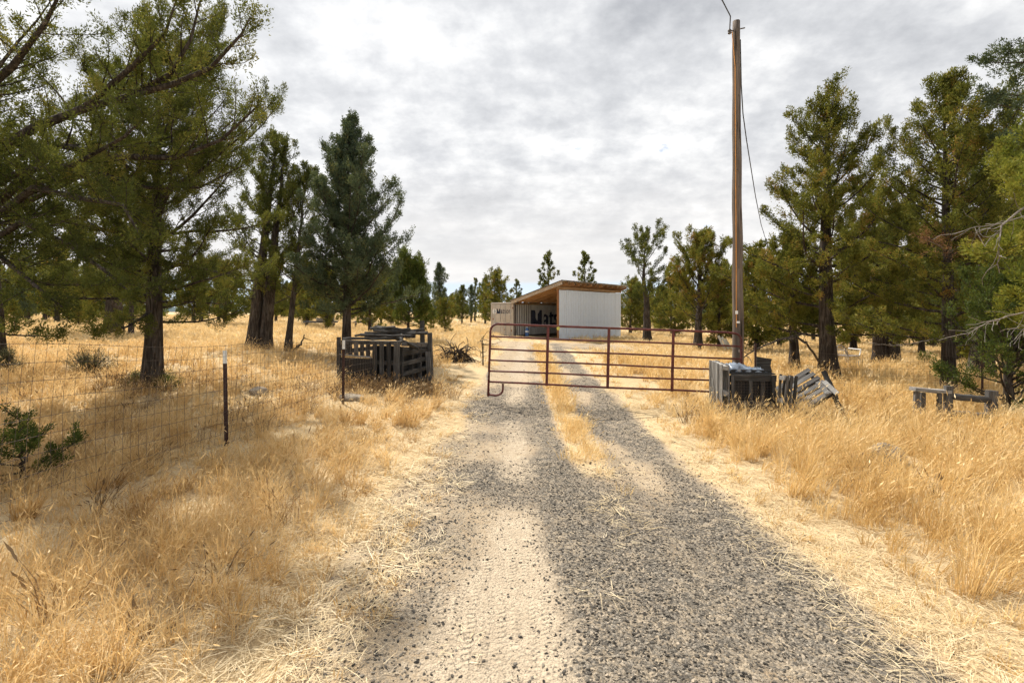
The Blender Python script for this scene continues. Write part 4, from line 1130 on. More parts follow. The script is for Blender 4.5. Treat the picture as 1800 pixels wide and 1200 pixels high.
    def wood_mesh(s, base, name='trunk', mat='bark'):
        V = []; Fq = []; n = 0
        mb = MB()
        rng = s.rng
        for (pts, rad, sd) in s.tubes:
            ph = rng.uniform(0, 6)
            fl_ = (lambda i, t, ph=ph: 1 + 0.13 * np.sin(3 * t + ph + i * 0.25) + 0.08 * np.sin(5 * t + ph * 2 - i * 0.3)) if sd >= 10 else None
            mb.tube(np.asarray(pts) - base, rad, sd, False, fl_)
        return mb.mesh(name, M[mat], True)
    def leaf_mesh(s, base, n, ll, lw, mat, name='crown', only=None):
        rng = s.rng
        c = np.array(s.c) - base; d = np.array(s.d); r = np.array(s.r); ti = np.array(s.tint)
        C = len(c)
        rep = np.repeat(np.arange(C), n)
        N = len(rep)
        rv = rng.normal(size=(N, 3)); rv /= np.linalg.norm(rv, axis=1)[:, None]
        rad = rng.random(N) ** 0.6
        a = rng.uniform(-0.55, 1.0, N)
        pos = c[rep] + rv * (r[rep] * rad * (0.75 - 0.3 * np.maximum(a, 0)))[:, None] + d[rep] * (a * r[rep] * 0.9)[:, None]
        ld = d[rep] * 0.8 + rv * 0.8 + rng.normal(0, 0.35, (N, 3))
        ld /= np.linalg.norm(ld, axis=1)[:, None]
        sd = np.cross(ld, rng.normal(size=(N, 3))); sd /= np.linalg.norm(sd, axis=1)[:, None] + 1e-9
        l_ = (ll * rng.uniform(0.6, 1.3, N))[:, None]; w_ = (lw * rng.uniform(0.7, 1.3, N))[:, None]
        V = np.stack([pos - sd * w_ / 2, pos + sd * w_ / 2, pos + ld * l_], 1).reshape(-1, 3)
        Fc = np.arange(3 * N).reshape(-1, 3)
        me = raw_mesh(name, V, Fc, M[mat])
        tint = np.clip(ti[rep] + rng.normal(0, 0.13, N), 0, 1)
        at = me.attributes.new('tint', 'FLOAT', 'FACE')
        at.data.foreach_set('value', tint.astype(np.float32))
        return me

TRIS = 0
def finish_tree(sk, name, label, base, n, ll, lw, mat, group=None, cat='tree'):
    t = thing(name, label, cat, tuple(base), 0, group)
    obj('trunk', sk.wood_mesh(base), t)
    obj('crown', sk.leaf_mesh(base, n, ll, lw, mat), t)
    return t
def tree(label, px_, dd, h, r0, pr, t0, nb, elev=(0.15, 0.9), csize=0.2, sub=0.28, n=45, ll=0.06, lw=0.02, mat='leaf_olive', seed=1, lean=(0, 0), name='juniper_tree', group=None, extra=None, dens=1.55, **kw):
    rng = np.random.default_rng(seed)
    x = X(px_, dd)
    base = np.array([x, dd, gzf(x, dd)])
    sk = Skel(rng)
    n = int(n * dens); sub = sub * 0.74; nb = int(nb * 1.2); csize = csize * 0.82; ll = ll * 0.66; lw = lw * 0.74; n = int(n * 1.6)
    sk.trunk(base, h, r0, lean, pr, t0, nb, elev, csize, sub, **kw)
    if extra: extra(sk, base)
    return finish_tree(sk, name, label, base, n, ll, lw, mat, group), sk

# big juniper whose trunk is just out of the picture at the left
def limbs_big(sk, b):
    def L(pts, r, cs=0.17, sub=0.2, bt=0.5, bare=0.2): sk.branch(None, 0, 0, 0, r, cs, sub, pts=[np.array(p) for p in pts], bt=bt, bare=bare)
    L([(-8.4, 7.3, 3.9), (X(60, 7), 7.0, Z(225, 7)), (X(150, 6.9), 6.9, Z(190, 6.9)), (X(225, 6.9), 6.9, Z(170, 6.9)), (X(300, 6.8), 6.8, Z(130, 6.8)), (X(335, 6.8), 6.8, Z(70, 6.8)), (X(355, 6.8), 6.8, Z(-10, 6.8))], 0.075, 0.18, 0.17, 0.55, 0.38)
    L([(X(225, 6.9), 6.9, Z(168, 6.9)), (X(300, 6.8), 6.8, Z(150, 6.8)), (X(370, 6.6), 6.6, Z(120, 6.6)), (X(425, 6.5), 6.5, Z(60, 6.5)), (X(440, 6.5), 6.5, Z(30, 6.5))], 0.05, 0.17, 0.15, 0.62, 0.1)
    L([(X(150, 6.9), 6.9, Z(188, 6.9)), (X(230, 6.6), 6.6, Z(120, 6.6)), (X(290, 6.4), 6.4, Z(60, 6.4)), (X(310, 6.3), 6.3, Z(0, 6.3))], 0.05, 0.17, 0.16, 0.6, 0.15)
    L([(-8.4, 7.4, 3.0), (X(100, 7.4), 7.4, Z(255, 7.4)), (X(200, 7.5), 7.5, Z(275, 7.5)), (X(310, 7.6), 7.6, Z(278, 7.6)), (X(390, 7.6), 7.6, Z(245, 7.6)), (X(455, 7.6), 7.6, Z(185, 7.6))], 0.075, 0.18, 0.16, 0.6, 0.3)
    L([(-8.4, 7.2, 2.7), (X(60, 6.6), 6.6, Z(330, 6.6)), (X(150, 6.3), 6.3, Z(350, 6.3)), (X(215, 6.2), 6.2, Z(360, 6.2)), (X(250, 6.2), 6.2, Z(420, 6.2))], 0.06, 0.17, 0.14, 0.3, 0.15)
    L([(-8.4, 7.2, 2.5), (X(40, 6.6), 6.6, Z(390, 6.6)), (X(120, 6.4), 6.4, Z(430, 6.4)), (X(190, 6.3), 6.3, Z(480, 6.3)), (X(235, 6.2), 6.2, Z(520, 6.2))], 0.05, 0.17, 0.14, 0.25, 0.15)
    L([(-8.4, 7.0, 2.6), (X(0, 6.5), 6.5, Z(450, 6.5)), (X(60, 6.3), 6.3, Z(500, 6.3)), (X(110, 6.2), 6.2, Z(540, 6.2))], 0.05, 0.17, 0.14, 0.2, 0.1)
    L([(-8.4, 7.2, 3.4), (X(40, 6.6), 6.6, Z(300, 6.6)), (X(130, 6.4), 6.4, Z(290, 6.4)), (X(220, 6.2), 6.2, Z(240, 6.2)), (X(260, 6.1), 6.1, Z(200, 6.1))], 0.05, 0.17, 0.14, 0.45, 0.2)
    L([(-8.4, 7.0, 4.4), (X(20, 6.2), 6.2, Z(120, 6.2)), (X(80, 6.0), 6.0, Z(40, 6.0)), (X(120, 5.9), 5.9, Z(-40, 5.9))], 0.06, 0.17, 0.15, 0.55, 0.15)
    L([(-8.4, 7.6, 3.2), (X(160, 7.9), 7.9, Z(300, 7.9)), (X(260, 8.0), 8.0, Z(330, 8.0)), (X(350, 8.0), 8.0, Z(330, 8.0)), (X(430, 8.0), 8.0, Z(290, 8.0))], 0.05, 0.17, 0.15, 0.5, 0.2)
tree('huge spreading juniper overhanging the near side of the fence', -170, 7.6, 7.4, 0.34, [(0, 2.4), (0.3, 3.3), (0.6, 2.8), (0.85, 1.6), (1, 0.4)], 0.2, 26, (-0.15, 0.8),
     0.195, 0.22, 62, 0.056, 0.024, 'leaf_dark', 3, (0.3, 0), extra=limbs_big, bt=0.48, subk=0.8, gap=0.12, dens=1.15)

tree('juniper with a thick straight trunk just behind the wire fence', 265, 9.9, 6.6, 0.17, [(0, 0.8), (0.25, 2.0), (0.42, 2.5), (0.65, 2.0), (0.85, 1.2), (1, 0.3)], 0.2, 66, (-0.1, 0.8),
     0.18, 0.22, 54, 0.055, 0.024, 'leaf_dark', 7, (0.5, 0), asym=(0.0, 0.2), bt=0.52, bare=0.12, subk=1.1, dens=1.25, gap=0.08)

def second_trunk(sk, b):
    P = b + np.array([0.35, 0.1, 0])
    sk.trunk(P, 8.0, 0.24, (1.0, 0.2), [(0, 1.0), (0.3, 1.7), (0.55, 1.3), (0.8, 0.75), (1, 0.2)], 0.2, 50, (0.1, 1.0), 0.19, 0.30, bt=0.5, gap=0.28)
tree('two trunked juniper with a tall thin spire behind the fence', 447, 19.0, 8.2, 0.26, [(0, 1.2), (0.3, 2.2), (0.5, 1.6), (0.75, 0.8), (1, 0.25)], 0.2, 52, (0.05, 1.0),
     0.244, 0.3, 26, 0.101, 0.0494, 'leaf_dark', 13, (0.7, 0), extra=second_trunk, bt=0.42, wob=0.1, gap=0.2, dens=1.3)
tree('slim juniper leaning right next to the two trunked juniper', 506, 18.6, 6.9, 0.13, [(0, 0.8), (0.35, 1.3), (0.6, 1.1), (0.85, 0.6), (1, 0.2)], 0.25, 40, (0.1, 1.0),
     0.232, 0.3, 26, 0.101, 0.0494, 'leaf_dark', 17, (0.9, 0.1), bt=0.5, gap=0.25, dens=1.3)
tree('dense blue green pyramid shaped juniper rising behind the pallet bin', 608, 17.5, 8.6, 0.17, [(0, 1.7), (0.2, 2.35), (0.35, 2.1), (0.55, 1.55), (0.75, 0.75), (0.88, 0.32), (1, 0.08)], 0.17, 135, (0.05, 0.95),
     0.232, 0.27, 22, 0.101, 0.0494, 'leaf_blue', 23, (0.15, 0), bt=0.5, bare=0.12, upc=0.5, wob=0.04, asym=(0.0, 0.12), dens=1.35)
tree('round bushy bright green pine behind the bin post', 717, 27.0, 3.0, 0.10, [(0, 1.1), (0.4, 1.6), (0.7, 1.4), (1, 0.7)], 0.25, 60, (0.1, 1.2),
     0.293, 0.26, 26, 0.135, 0.057, 'leaf_green', 29, (0.1, 0), bt=0.55, bare=0.4, upc=0.9, name='pine_tree')

# right-hand trees
tree('open branched juniper directly right of the utility pole', 1455, 15.6, 8.7, 0.27, [(0, 2.6), (0.15, 3.1), (0.32, 3.1), (0.55, 2.0), (0.8, 1.1), (0.92, 0.6), (1, 0.25)], 0.13, 64, (-0.12, 0.85),
     0.244, 0.28, 30, 0.0945, 0.0475, 'leaf_olive', 31, (-0.25, 0), bt=0.52, wob=0.12, bare=0.15, gap=0.08, dens=1.35)
def twin(sk, b):
    sk.trunk(b + np.array([0.42, -0.15, 0]), 6.4, 0.27, (0.4, 0), [(0, 1.5), (0.35, 2.2), (0.7, 1.5), (1, 0.4)], 0.22, 42, (0.05, 0.9), 0.22, 0.33, bt=0.5)
tree('twin trunked juniper standing further back in the golden grass', 1546, 21.5, 7.4, 0.28, [(0, 1.5), (0.3, 2.4), (0.6, 1.9), (0.85, 1.0), (1, 0.4)], 0.16, 50, (-0.1, 0.9),
     0.268, 0.33, 24, 0.115, 0.057, 'leaf_olive', 37, (-0.3, 0), extra=twin, bt=0.5)
tree('tall juniper with a straight trunk behind the log rail barrier', 1666, 12.4, 7.9, 0.16, [(0, 2.0), (0.2, 2.5), (0.42, 2.2), (0.65, 1.6), (0.85, 0.8), (1, 0.2)], 0.16, 70, (-0.12, 0.75),
     0.22, 0.25, 32, 0.081, 0.0399, 'leaf_olive', 41, (0.0, 0), bt=0.48, wob=0.06, bare=0.18, gap=0.08, dens=1.3)
tree('thick trunked dark juniper deep in the shade at the picture edge', 1722, 16.5, 8.0, 0.34, [(0, 2.0), (0.3, 3.0), (0.6, 2.5), (0.85, 1.3), (1, 0.4)], 0.12, 56, (-0.1, 0.8),
     0.268, 0.31, 26, 0.108, 0.0532, 'leaf_dark', 43, (0.6, 0), bt=0.4)
def bright_limbs(sk, b):
    for (a, c, d) in (((1900, 290), (1790, 330), 7.3), ((1900, 420), (1760, 440), 7.2), ((1880, 360), (1770, 300), 7.6), ((1900, 480), (1785, 520), 7.4)):
        p0 = np.array([b[0], b[1], Z(a[1] + 40, d)]); p2 = np.array([X(c[0], d), d, Z(c[1], d)])
        pts = [p0 + (p2 - p0) * t + np.array([0, 0, 0.25 * math.sin(math.pi * t)]) for t in np.linspace(0, 1, 6)]
        sk.branch(None, 0, 0, 0, 0.04, 0.16, 0.16, pts=pts, bt=0.6, bare=0.2)
tree('yellow green juniper reaching in from the far side edge', 1930, 8.0, 4.6, 0.18, [(0, 1.0), (0.4, 1.5), (0.8, 1.2), (1, 0.4)], 0.35, 34, (0.0, 0.8),
     0.207, 0.22, 34, 0.0743, 0.0361, 'leaf_bright', 47, (0, 0), extra=bright_limbs, bt=0.55)
def spruce_limbs(sk, b):
    for (y0, x1, y1) in ((60, 1735, 110), (130, 1735, 165), (190, 1740, 180), (20, 1765, 95), (240, 1770, 245)):
        d = 10.6
        p0 = np.array([b[0], b[1], Z(y0, d)]); p2 = np.array([X(x1, d), d, Z(y1, d)])
        pts = [p0 + (p2 - p0) * t + np.array([0, 0, -0.15 * math.sin(math.pi * t)]) for t in np.linspace(0, 1, 7)]
        sk.branch(None, 0, 0, 0, 0.04, 0.17, 0.2, pts=pts, bt=0.35, bare=0.3)
tree('dark blue green conifer reaching its boughs into the upper corner', 1960, 11.0, 10.0, 0.22, [(0, 0.8), (0.4, 1.4), (0.7, 1.6), (1, 0.4)], 0.5, 34, (-0.1, 0.5),
     0.207, 0.24, 30, 0.081, 0.038, 'leaf_blue', 53, (0, 0), extra=spruce_limbs, bt=0.4, name='conifer_tree')
tree('dense low green juniper bush filling the corner beside the barrier', 1770, 9.6, 2.0, 0.09, [(0, 0.9), (0.3, 1.25), (0.7, 0.9), (1, 0.3)], 0.05, 52, (0.2, 1.1),
     0.183, 0.2, 34, 0.0675, 0.0323, 'leaf_green', 59, (0, 0), bt=0.35, name='juniper_bush', dens=0.8, gap=0.15)
# saplings
tree('green juniper sapling pushing through the fence at the picture edge', 38, 4.6, 0.42, 0.025, [(0, 0.3), (0.4, 0.38), (0.8, 0.2), (1, 0.06)], 0.15, 11, (0.1, 0.7),
     0.0915, 0.1, 40, 0.0351, 0.0171, 'leaf_green', 61, (0.15, 0), bt=0.4, name='juniper_sapling', dens=1.0, gap=0.0, bare=0.45)

# tree C dead rust foliage and bare branches near the right edge
def bare_branch(label, pts, r, seed, twigs=10, mat='dead_wood'):
    rng = np.random.default_rng(seed)
    pts = np.array(pts, float)
    k_ = np.linspace(0, len(pts) - 1, 4 * len(pts))
    fine = np.stack([np.interp(k_, np.arange(len(pts)), pts[:, c]) for c in range(3)], 1)
    for _ in range(3): fine[1:-1] = (fine[:-2] + 2 * fine[1:-1] + fine[2:]) / 4
    fine[1:-1] += rng.normal(0, r * 0.35, fine[1:-1].shape)
    pts = fine
    b = pts[0].copy()
    t = thing('dead_branch', label, 'branch', tuple(b))
    mb = MB()
    if mat == 'dead_wood': r = r * 0.7
    mb.tube(pts - b, np.linspace(r, r * 0.3, len(pts)), 6)
    seg = np.cumsum(np.r_[0, np.linalg.norm(np.diff(pts, axis=0), axis=1)])
    mb.build('limb', M[mat], t, True)
    for i in range(twigs):
        s_ = seg[-1] * rng.uniform(0.25, 1.0)
        p = np.array([np.interp(s_, seg, pts[:, k]) for k in range(3)]) - b
        d = unit(rng.normal(0, 0.6, 3) + unit(pts[-1] - pts[0]) + np.array([0, 0, -0.15]))
        tp_ = [p]
        for k in range(4):
            d = unit(d + rng.normal(0, 0.3, 3)); tp_.append(tp_[-1] + d * rng.uniform(0.06, 0.14))
        MB().tube(tp_, np.linspace(r * 0.32, 0.003, 5), 4).build('twig', M[mat], t)
def pp(px_, py_, dd): return (X(px_, dd), dd, Z(py_, dd))
bare_branch('pale dead branch sweeping in low from the side edge above the bush', [pp(1850, 540, 7.2), pp(1800, 548, 7.4), pp(1760, 560, 7.6), pp(1725, 570, 7.8), pp(1700, 590, 7.9)], 0.020, 1, 14)
bare_branch('grey dead branch hanging among the yellow green foliage', [pp(1835, 345, 7.4), pp(1785, 375, 7.3), pp(1758, 400, 7.2), pp(1755, 440, 7.2), pp(1757, 480, 7.2)], 0.026, 2, 12)
bare_branch('thin grey dead branch reaching across below the rust foliage', [pp(1800, 380, 7.6), pp(1750, 395, 7.6), pp(1710, 400, 7.7), pp(1678, 412, 7.8)], 0.016, 3, 10)
bare_branch('long level dead branch between the twin trunks and the barrier tree', [pp(1660, 590, 12.2), pp(1610, 603, 12.0), pp(1570, 607, 11.9), pp(1530, 603, 11.8)], 0.022, 4, 8)
bare_branch('short dead branches drooping at the lower side edge', [pp(1840, 570, 7.0), pp(1800, 575, 7.0), pp(1785, 595, 7.0)], 0.012, 5, 8)
bare_branch('long low dead branch sweeping from the open juniper to the pole', [pp(1450, 655, 15.2), pp(1425, 610, 14.4), pp(1400, 590, 13.8), pp(1370, 598, 13.0), pp(1330, 612, 12.2), pp(1300, 632, 11.8)], 0.038, 6, 22, 'bark')
bare_branch('broken dark branch stub angling out of the grass by the clumped trunks', [pp(505, 622, 18.0), pp(522, 612, 18.0), pp(531, 602, 18.0), pp(535, 588, 18.0)], 0.06, 7, 3, 'bark')
# rust coloured dead sprays
sk = Skel(np.random.default_rng(77))
b0 = np.array(pp(1680, 430, 11.6))
for (px_, py_, r_) in ((1640, 425, .3), (1660, 430, .3), (1680, 425, .35), (1700, 430, .3), (1625, 420, .2), (1715, 420, .2)):
    c0 = np.array(pp(px_, py_, 11.6))
    for i in range(9): sk.clump(c0 + sk.rng.normal(0, r_ * 0.5, 3), unit(sk.rng.normal(0, 1, 3) + np.array([0, 0, 0.3])), 0.13, sk.rng.uniform(0.2, 0.9))
    sk.tubes.append((np.array([pp(1668, 445, 12.2), tuple((np.array(pp(1668, 440, 12.0)) + c0) / 2), tuple(c0)]), np.array([0.02, 0.012, 0.005]), 5))
t = thing('dead_spray', 'rust brown dead foliage spray hanging on the barrier tree', 'foliage', tuple(b0))
obj('limb', sk.wood_mesh(b0, 'limb', 'dead_wood'), t); obj('needles', sk.leaf_mesh(b0, 34, 0.05, 0.014, 'leaf_dead', 'needles'), t)

# middle distance trees
tree('crooked bare limbed juniper with a twisted trunk right of the shed', 1137, 34.0, 6.9, 0.30, [(0, 0.8), (0.4, 1.4), (0.65, 2.1), (0.85, 1.4), (1, 0.4)], 0.36, 24, (0.1, 0.9),
     0.329, 0.42, 22, 0.149, 0.076, 'leaf_dark', 83, (0.1, 0), bt=0.5, wob=0.42, bare=0.4, top=0.95)
tree('loose many stemmed juniper between the crooked tree and the pole', 1228, 28.0, 5.9, 0.24, [(0, 1.6), (0.35, 2.2), (0.7, 1.5), (0.9, 0.7), (1, 0.25)], 0.16, 54, (0.2, 1.2),
     0.281, 0.36, 20, 0.135, 0.0684, 'leaf_olive', 89, (0, 0), bt=0.6, gap=0.1)
tree('short stout juniper with a low crown behind the crates', 1395, 17.0, 4.2, 0.17, [(0, 0.8), (0.4, 1.3), (0.8, 0.9), (1, 0.3)], 0.3, 36, (0.0, 0.9),
     0.244, 0.28, 26, 0.101, 0.0513, 'leaf_olive', 97, (0, 0), bt=0.55)
tree('dark stocky juniper leaning over the field behind the fence tree', 198, 27.0, 7.5, 0.45, [(0, 2.0), (0.3, 3.4), (0.7, 2.8), (1, 0.6)], 0.25, 50, (0.1, 0.9),
     0.329, 0.4, 20, 0.135, 0.0684, 'leaf_dark', 101, (0.4, 0), bt=0.4)
tree('slender juniper stem beside the dark stocky tree', 231, 24.0, 5.0, 0.12, [(0, 0.8), (0.5, 1.3), (1, 0.3)], 0.35, 30, (0.1, 0.9), 0.281, 0.36, 20, 0.121, 0.0608, 'leaf_dark', 103, (0.1, 0), bt=0.5)
tree('dark juniper trunk cut by the picture edge behind the fence', -4, 11.3, 6.0, 0.15, [(0, 0.8), (0.5, 1.6), (1, 0.3)], 0.35, 34, (0.1, 0.9), 0.244, 0.3, 22, 0.0945, 0.0475, 'leaf_dark', 107, (-0.3, 0), bt=0.4)

# sage shrubs and weeds
def shrub(label, px_, dd, w, h, seed, mat='leaf_sage', n=36, ll=0.035, lw=0.009, cnt=75, name='sage_shrub'):
    rng = np.random.default_rng(seed)
    x = X(px_, dd); base = np.array([x, dd, gzf(x, dd)])
    sk = Skel(rng)
    for i in range(cnt):
        az = rng.uniform(0, 2 * math.pi); e = rng.uniform(0.25, 1.5)
        d = np.array([math.cos(az) * math.cos(e) * w / 2, math.sin(az) * math.cos(e) * w / 2 * 0.8, math.sin(e) * h]) * rng.uniform(0.5, 1.05)
        pts = np.array([base + rng.normal(0, 0.03, 3) * [1, 1, 0], base + d * 0.5 + rng.normal(0, 0.03, 3), base + d])
        sk.tubes.append((pts, np.array([0.012, 0.008, 0.003]), 4))
        for q in (0.55, 0.75, 0.95): sk.clump(base + d * q + rng.normal(0, 0.03, 3), unit(d + np.array([0, 0, 0.3])), 0.10, rng.uniform(0.1, 0.9))
    t = thing(name, label, 'shrub', tuple(base))
    obj('stems', sk.wood_mesh(base, 'stems'), t); obj('foliage', sk.leaf_mesh(base, n, ll, lw, mat, 'foliage'), t)
shrub('wide grey sage shrub behind the fence left of the thick trunk', 158, 11.4, 1.5, 0.68, 111)
shrub('small green shrub sprouting at the foot of the fence tree', 293, 9.7, 0.55, 0.34, 113, 'leaf_green', 30, 0.03, 0.010, 26)
shrub('small green shrub on the other side of the fence tree foot', 240, 9.9, 0.5, 0.3, 114, 'leaf_green', 30, 0.03, 0.010, 24)
shrub('grey brush cut by the picture edge behind the fence', 12, 11.0, 0.8, 0.6, 115)
shrub('small green shrub in the grass beyond the twin trunks', 1625, 22.0, 0.9, 0.6, 117, 'leaf_green', 24, 0.05, 0.018, 26)
shrub('bright little shrub beside the pole foot behind the gate end', 1279, 15.0, 0.5, 0.4, 119, 'leaf_green', 24, 0.04, 0.014, 22)
# dead sapling left of the gate latch
sk = Skel(np.random.default_rng(121))
dd = 16.0; x = X(849, dd); base = np.array([x, dd, gzf(x, dd)])
sk.tubes.append((np.array([base, base + [0.0, 0, 0.4], base + [-0.03, 0, 0.75], base + [0.02, 0, 1.0]]), np.array([0.03, 0.025, 0.018, 0.008]), 6))
for i in range(16):
    p = base + np.array([0, 0, sk.rng.uniform(0.25, 0.95)]); d = unit(np.append(sk.rng.normal(0, 1, 2), sk.rng.uniform(-0.3, 0.6)))
    q = [p]
    for k in range(4): d = unit(d + sk.rng.normal(0, 0.3, 3)); q.append(q[-1] + d * 0.11)
    sk.tubes.append((np.array(q), np.linspace(0.012, 0.004, 5), 4))
t = thing('dead_sapling', 'leafless dark sapling standing just left of the gate latch end', 'sapling', tuple(base)); obj('stem', sk.wood_mesh(base, 'stem', 'dark_wood'), t)

# background trees: a few built shapes, copied
protos = []
specs = [(6.5, [(0, 1.2), (0.3, 1.8), (0.6, 1.2), (1, 0.2)], 0.07, 'leaf_dark', 0.9), (5.5, [(0, 1.2), (0.35, 2.1), (0.7, 1.7), (1, 0.5)], 0.09, 'leaf_olive', 0.8),
         (7.5, [(0, 1.0), (0.3, 1.5), (0.65, 0.9), (1, 0.15)], 0.12, 'leaf_blue', 1.0), (5.0, [(0, 1.2), (0.3, 2.0), (0.75, 1.3), (1, 0.3)], 0.05, 'leaf_olive', 0.9),
         (6.8, [(0, 0.6), (0.4, 1.1), (0.75, 1.0), (1, 0.3)], 0.25, 'leaf_dark', 0.8)]
class _P: pass
pdat = []
for i, (h, pr, t0, mt, e1) in enumerate(specs):
    sk = Skel(np.random.default_rng(200 + i))
    base = np.zeros(3)
    sk.trunk(base, h, 0.15 + 0.03 * (i % 3), (0.1, 0), pr, t0, 54 if i != 4 else 34, (-0.1, e1), 0.30 if i != 4 else 0.2, 0.36, sides=8, bt=0.5, gap=0.05 if i != 4 else 0.3, bare=0.12)
    pdat.append((sk.wood_mesh(base), sk.leaf_mesh(base, 20, 0.19, 0.09, mt)))
def bg_tree(i, px_, dd, sc, label, group=None, rz=None):
    x = X(px_, dd)
    t = thing('juniper_tree', label, 'tree', (x, dd, gzf(x, dd)), rz if rz is not None else (px_ * 1.7) % 6.28, group)
    t.scale = (sc, sc, sc)
    obj('trunk', pdat[i][0], t); obj('crown', pdat[i][1], t)
named = [(2, 774, 62, 0.98, 'pointed far juniper rising tallest left of the container'), (0, 812, 66, 0.75, 'short pointed far juniper left of the container'),
         (2, 828, 74, 0.72, 'thin far juniper second to the left of the container'), (1, 868, 58, 1.06, 'bushy far juniper directly behind the container doors'),
         (0, 853, 70, 0.95, 'far juniper at the left shoulder of the container'), (4, 965, 56, 1.22, 'sparse thin juniper showing above the shed roof peak'),
         (4, 1026, 50, 1.12, 'round topped juniper showing above the shed roof slope'), (1, 1108, 48, 0.85, 'dark juniper touching the shed end wall'),
         (3, 1185, 44, 0.95, 'low dark juniper behind the crooked tree'), (3, 1160, 60, 0.9, 'far juniper between crooked tree and loose juniper'),
         (1, 1265, 30, 0.80, 'bushy juniper hidden half behind the utility pole'), (3, 1330, 26, 0.95, 'low spreading juniper just right of the pole'),
         (1, 575, 40, 0.85, 'juniper behind the two trunked tree and board stack'), (3, 540, 46, 0.95, 'low juniper far behind the leaning slim tree'),
         (1, 650, 36, 0.75, 'olive juniper low behind the pyramid juniper'), (0, 690, 52, 0.85, 'far dark juniper behind the round pine'),
         (1, 1500, 30, 1.05, 'shaded juniper between the open juniper and twin trunks'), (0, 1620, 27, 1.0, 'shaded juniper between twin trunks and barrier tree'),
         (3, 1575, 36, 1.05, 'far shaded juniper behind the twin trunks'), (1, 1690, 24, 1.1, 'dark juniper behind the barrier tree trunk'),
         (1, 1780, 20, 1.1, 'dark juniper closing the view at the side edge'), (0, 1430, 40, 0.9, 'far juniper seen past the open juniper trunk'),
         (1, 340, 52, 1.0, 'far juniper in the gap right of the thick fence trunk'), (3, 395, 44, 1.0, 'low far juniper left of the two trunked juniper'),
         (1, 100, 46, 1.15, 'far juniper under the hanging boughs at the field edge'), (0, 30, 60, 1.2, 'far juniper nearest the left picture edge'),
         (3, 1370, 32, 1.0, 'low juniper filling the gap between the pole and the open juniper'), (1, 1540, 44, 1.1, 'far round juniper between twin trunks and open juniper'),
         (3, 1640, 34, 1.15, 'low juniper right of the twin trunks further back'), (1, 1735, 30, 1.2, 'tall shaded juniper behind the thick dark trunk'),
         (3, 1810, 26, 1.2, 'low shaded juniper at the side edge behind the bush'), (1, 1285, 42, 0.95, 'far juniper just behind the foot of the utility pole'),
         (3, 470, 52, 1.1, 'far low juniper seen between the clumped trunks'), (1, 270, 60, 1.2, 'far juniper hidden behind the thick fence trunk'),
         (3, 160, 56, 1.2, 'far low juniper behind the sage shrub'), (3, 610, 58, 1.0, 'far juniper straight behind the pyramid juniper'),
         (3, 1125, 58, 0.95, 'low far juniper beside the shed end wall')]
for a in named: bg_tree(*a)
rbg = np.random.default_rng(300)
for q in range(34):
    dd = rbg.uniform(36, 95); px_ = rbg.uniform(-10, 1810)
    if 840 < px_ < 1120 and dd < 60: continue
    wh = ('under the overhanging juniper', 'behind the clumped trunks', 'between the bin and the container', 'near the shed', 'between the shed and the pole', 'behind the open juniper', 'behind the barrier tree')[int(np.searchsorted([400, 600, 860, 1095, 1300, 1520], px_))]
    bg_tree(3 if q % 2 else 1, px_, dd, rbg.uniform(0.22, 0.42), 'low rounded juniper seedling in the field ' + wh, 'juniper seedlings ' + wh)
cnt = 0
while cnt < 150:
    dd = rbg.uniform(52, 125)
    px_ = rbg.uniform(-20, 1820)
    if 730 < px_ < 860 and dd < 75: continue
    kd = int(rbg.integers(0, 5))
    look = ('pointed dark', 'rounded olive', 'slim blue green', 'low olive', 'sparse dark')[kd]
    where = ('outside the near side of the picture', 'behind the overhanging juniper', 'behind the clumped trunks', 'between the bin and the container', 'behind the shed', 'between the shed and the pole', 'behind the open juniper', 'behind the barrier tree', 'beyond the side edge')[int(np.searchsorted([0, 400, 600, 860, 1095, 1300, 1520, 1800], px_))]
    if 690 < px_ < 1110 and dd < 72: continue
    bg_tree(kd, px_, dd, rbg.uniform(0.6, 1.1), look + ' far juniper in the woodland line ' + where, look + ' far junipers ' + where)
    cnt += 1
# still farther wood as one mass
V = []; ti = []
for i in range(520):
    dd = rbg.uniform(180, 420); x = rbg.uniform(-1.3, 1.3) * dd
    z0 = gzf(x, dd); h = rbg.uniform(2.5, 5.2); r_ = h * rbg.uniform(0.22, 0.4)
    m = 70
    zz_ = rbg.random(m) ** 0.8
    rad = r_ * (1 - zz_) ** 0.7 * rbg.random(m) ** 0.4
    az = rbg.uniform(0, 6.28, m)
    c = np.stack([x + rad * np.cos(az), dd + rad * np.sin(az), z0 + 0.3 + zz_ * h], 1)
    s_ = 0.55
    tri = c[:, None, :] + rbg.normal(0, s_ * 0.6, (m, 3, 3))
    V.append(tri.reshape(-1, 3)); ti.append(np.clip(rbg.normal(0.4, 0.15, m), 0, 1))
V = np.concatenate(V); ti = np.concatenate(ti)
me = raw_mesh('far_woodland', V, np.arange(len(V)).reshape(-1, 3), M['leaf_dark'])
me.attributes.new('tint', 'FLOAT', 'FACE').data.foreach_set('value', ti.astype(np.float32))
obj('far_woodland', me, None, kind='stuff', label='distant juniper woodland beyond the field', category='woodland')

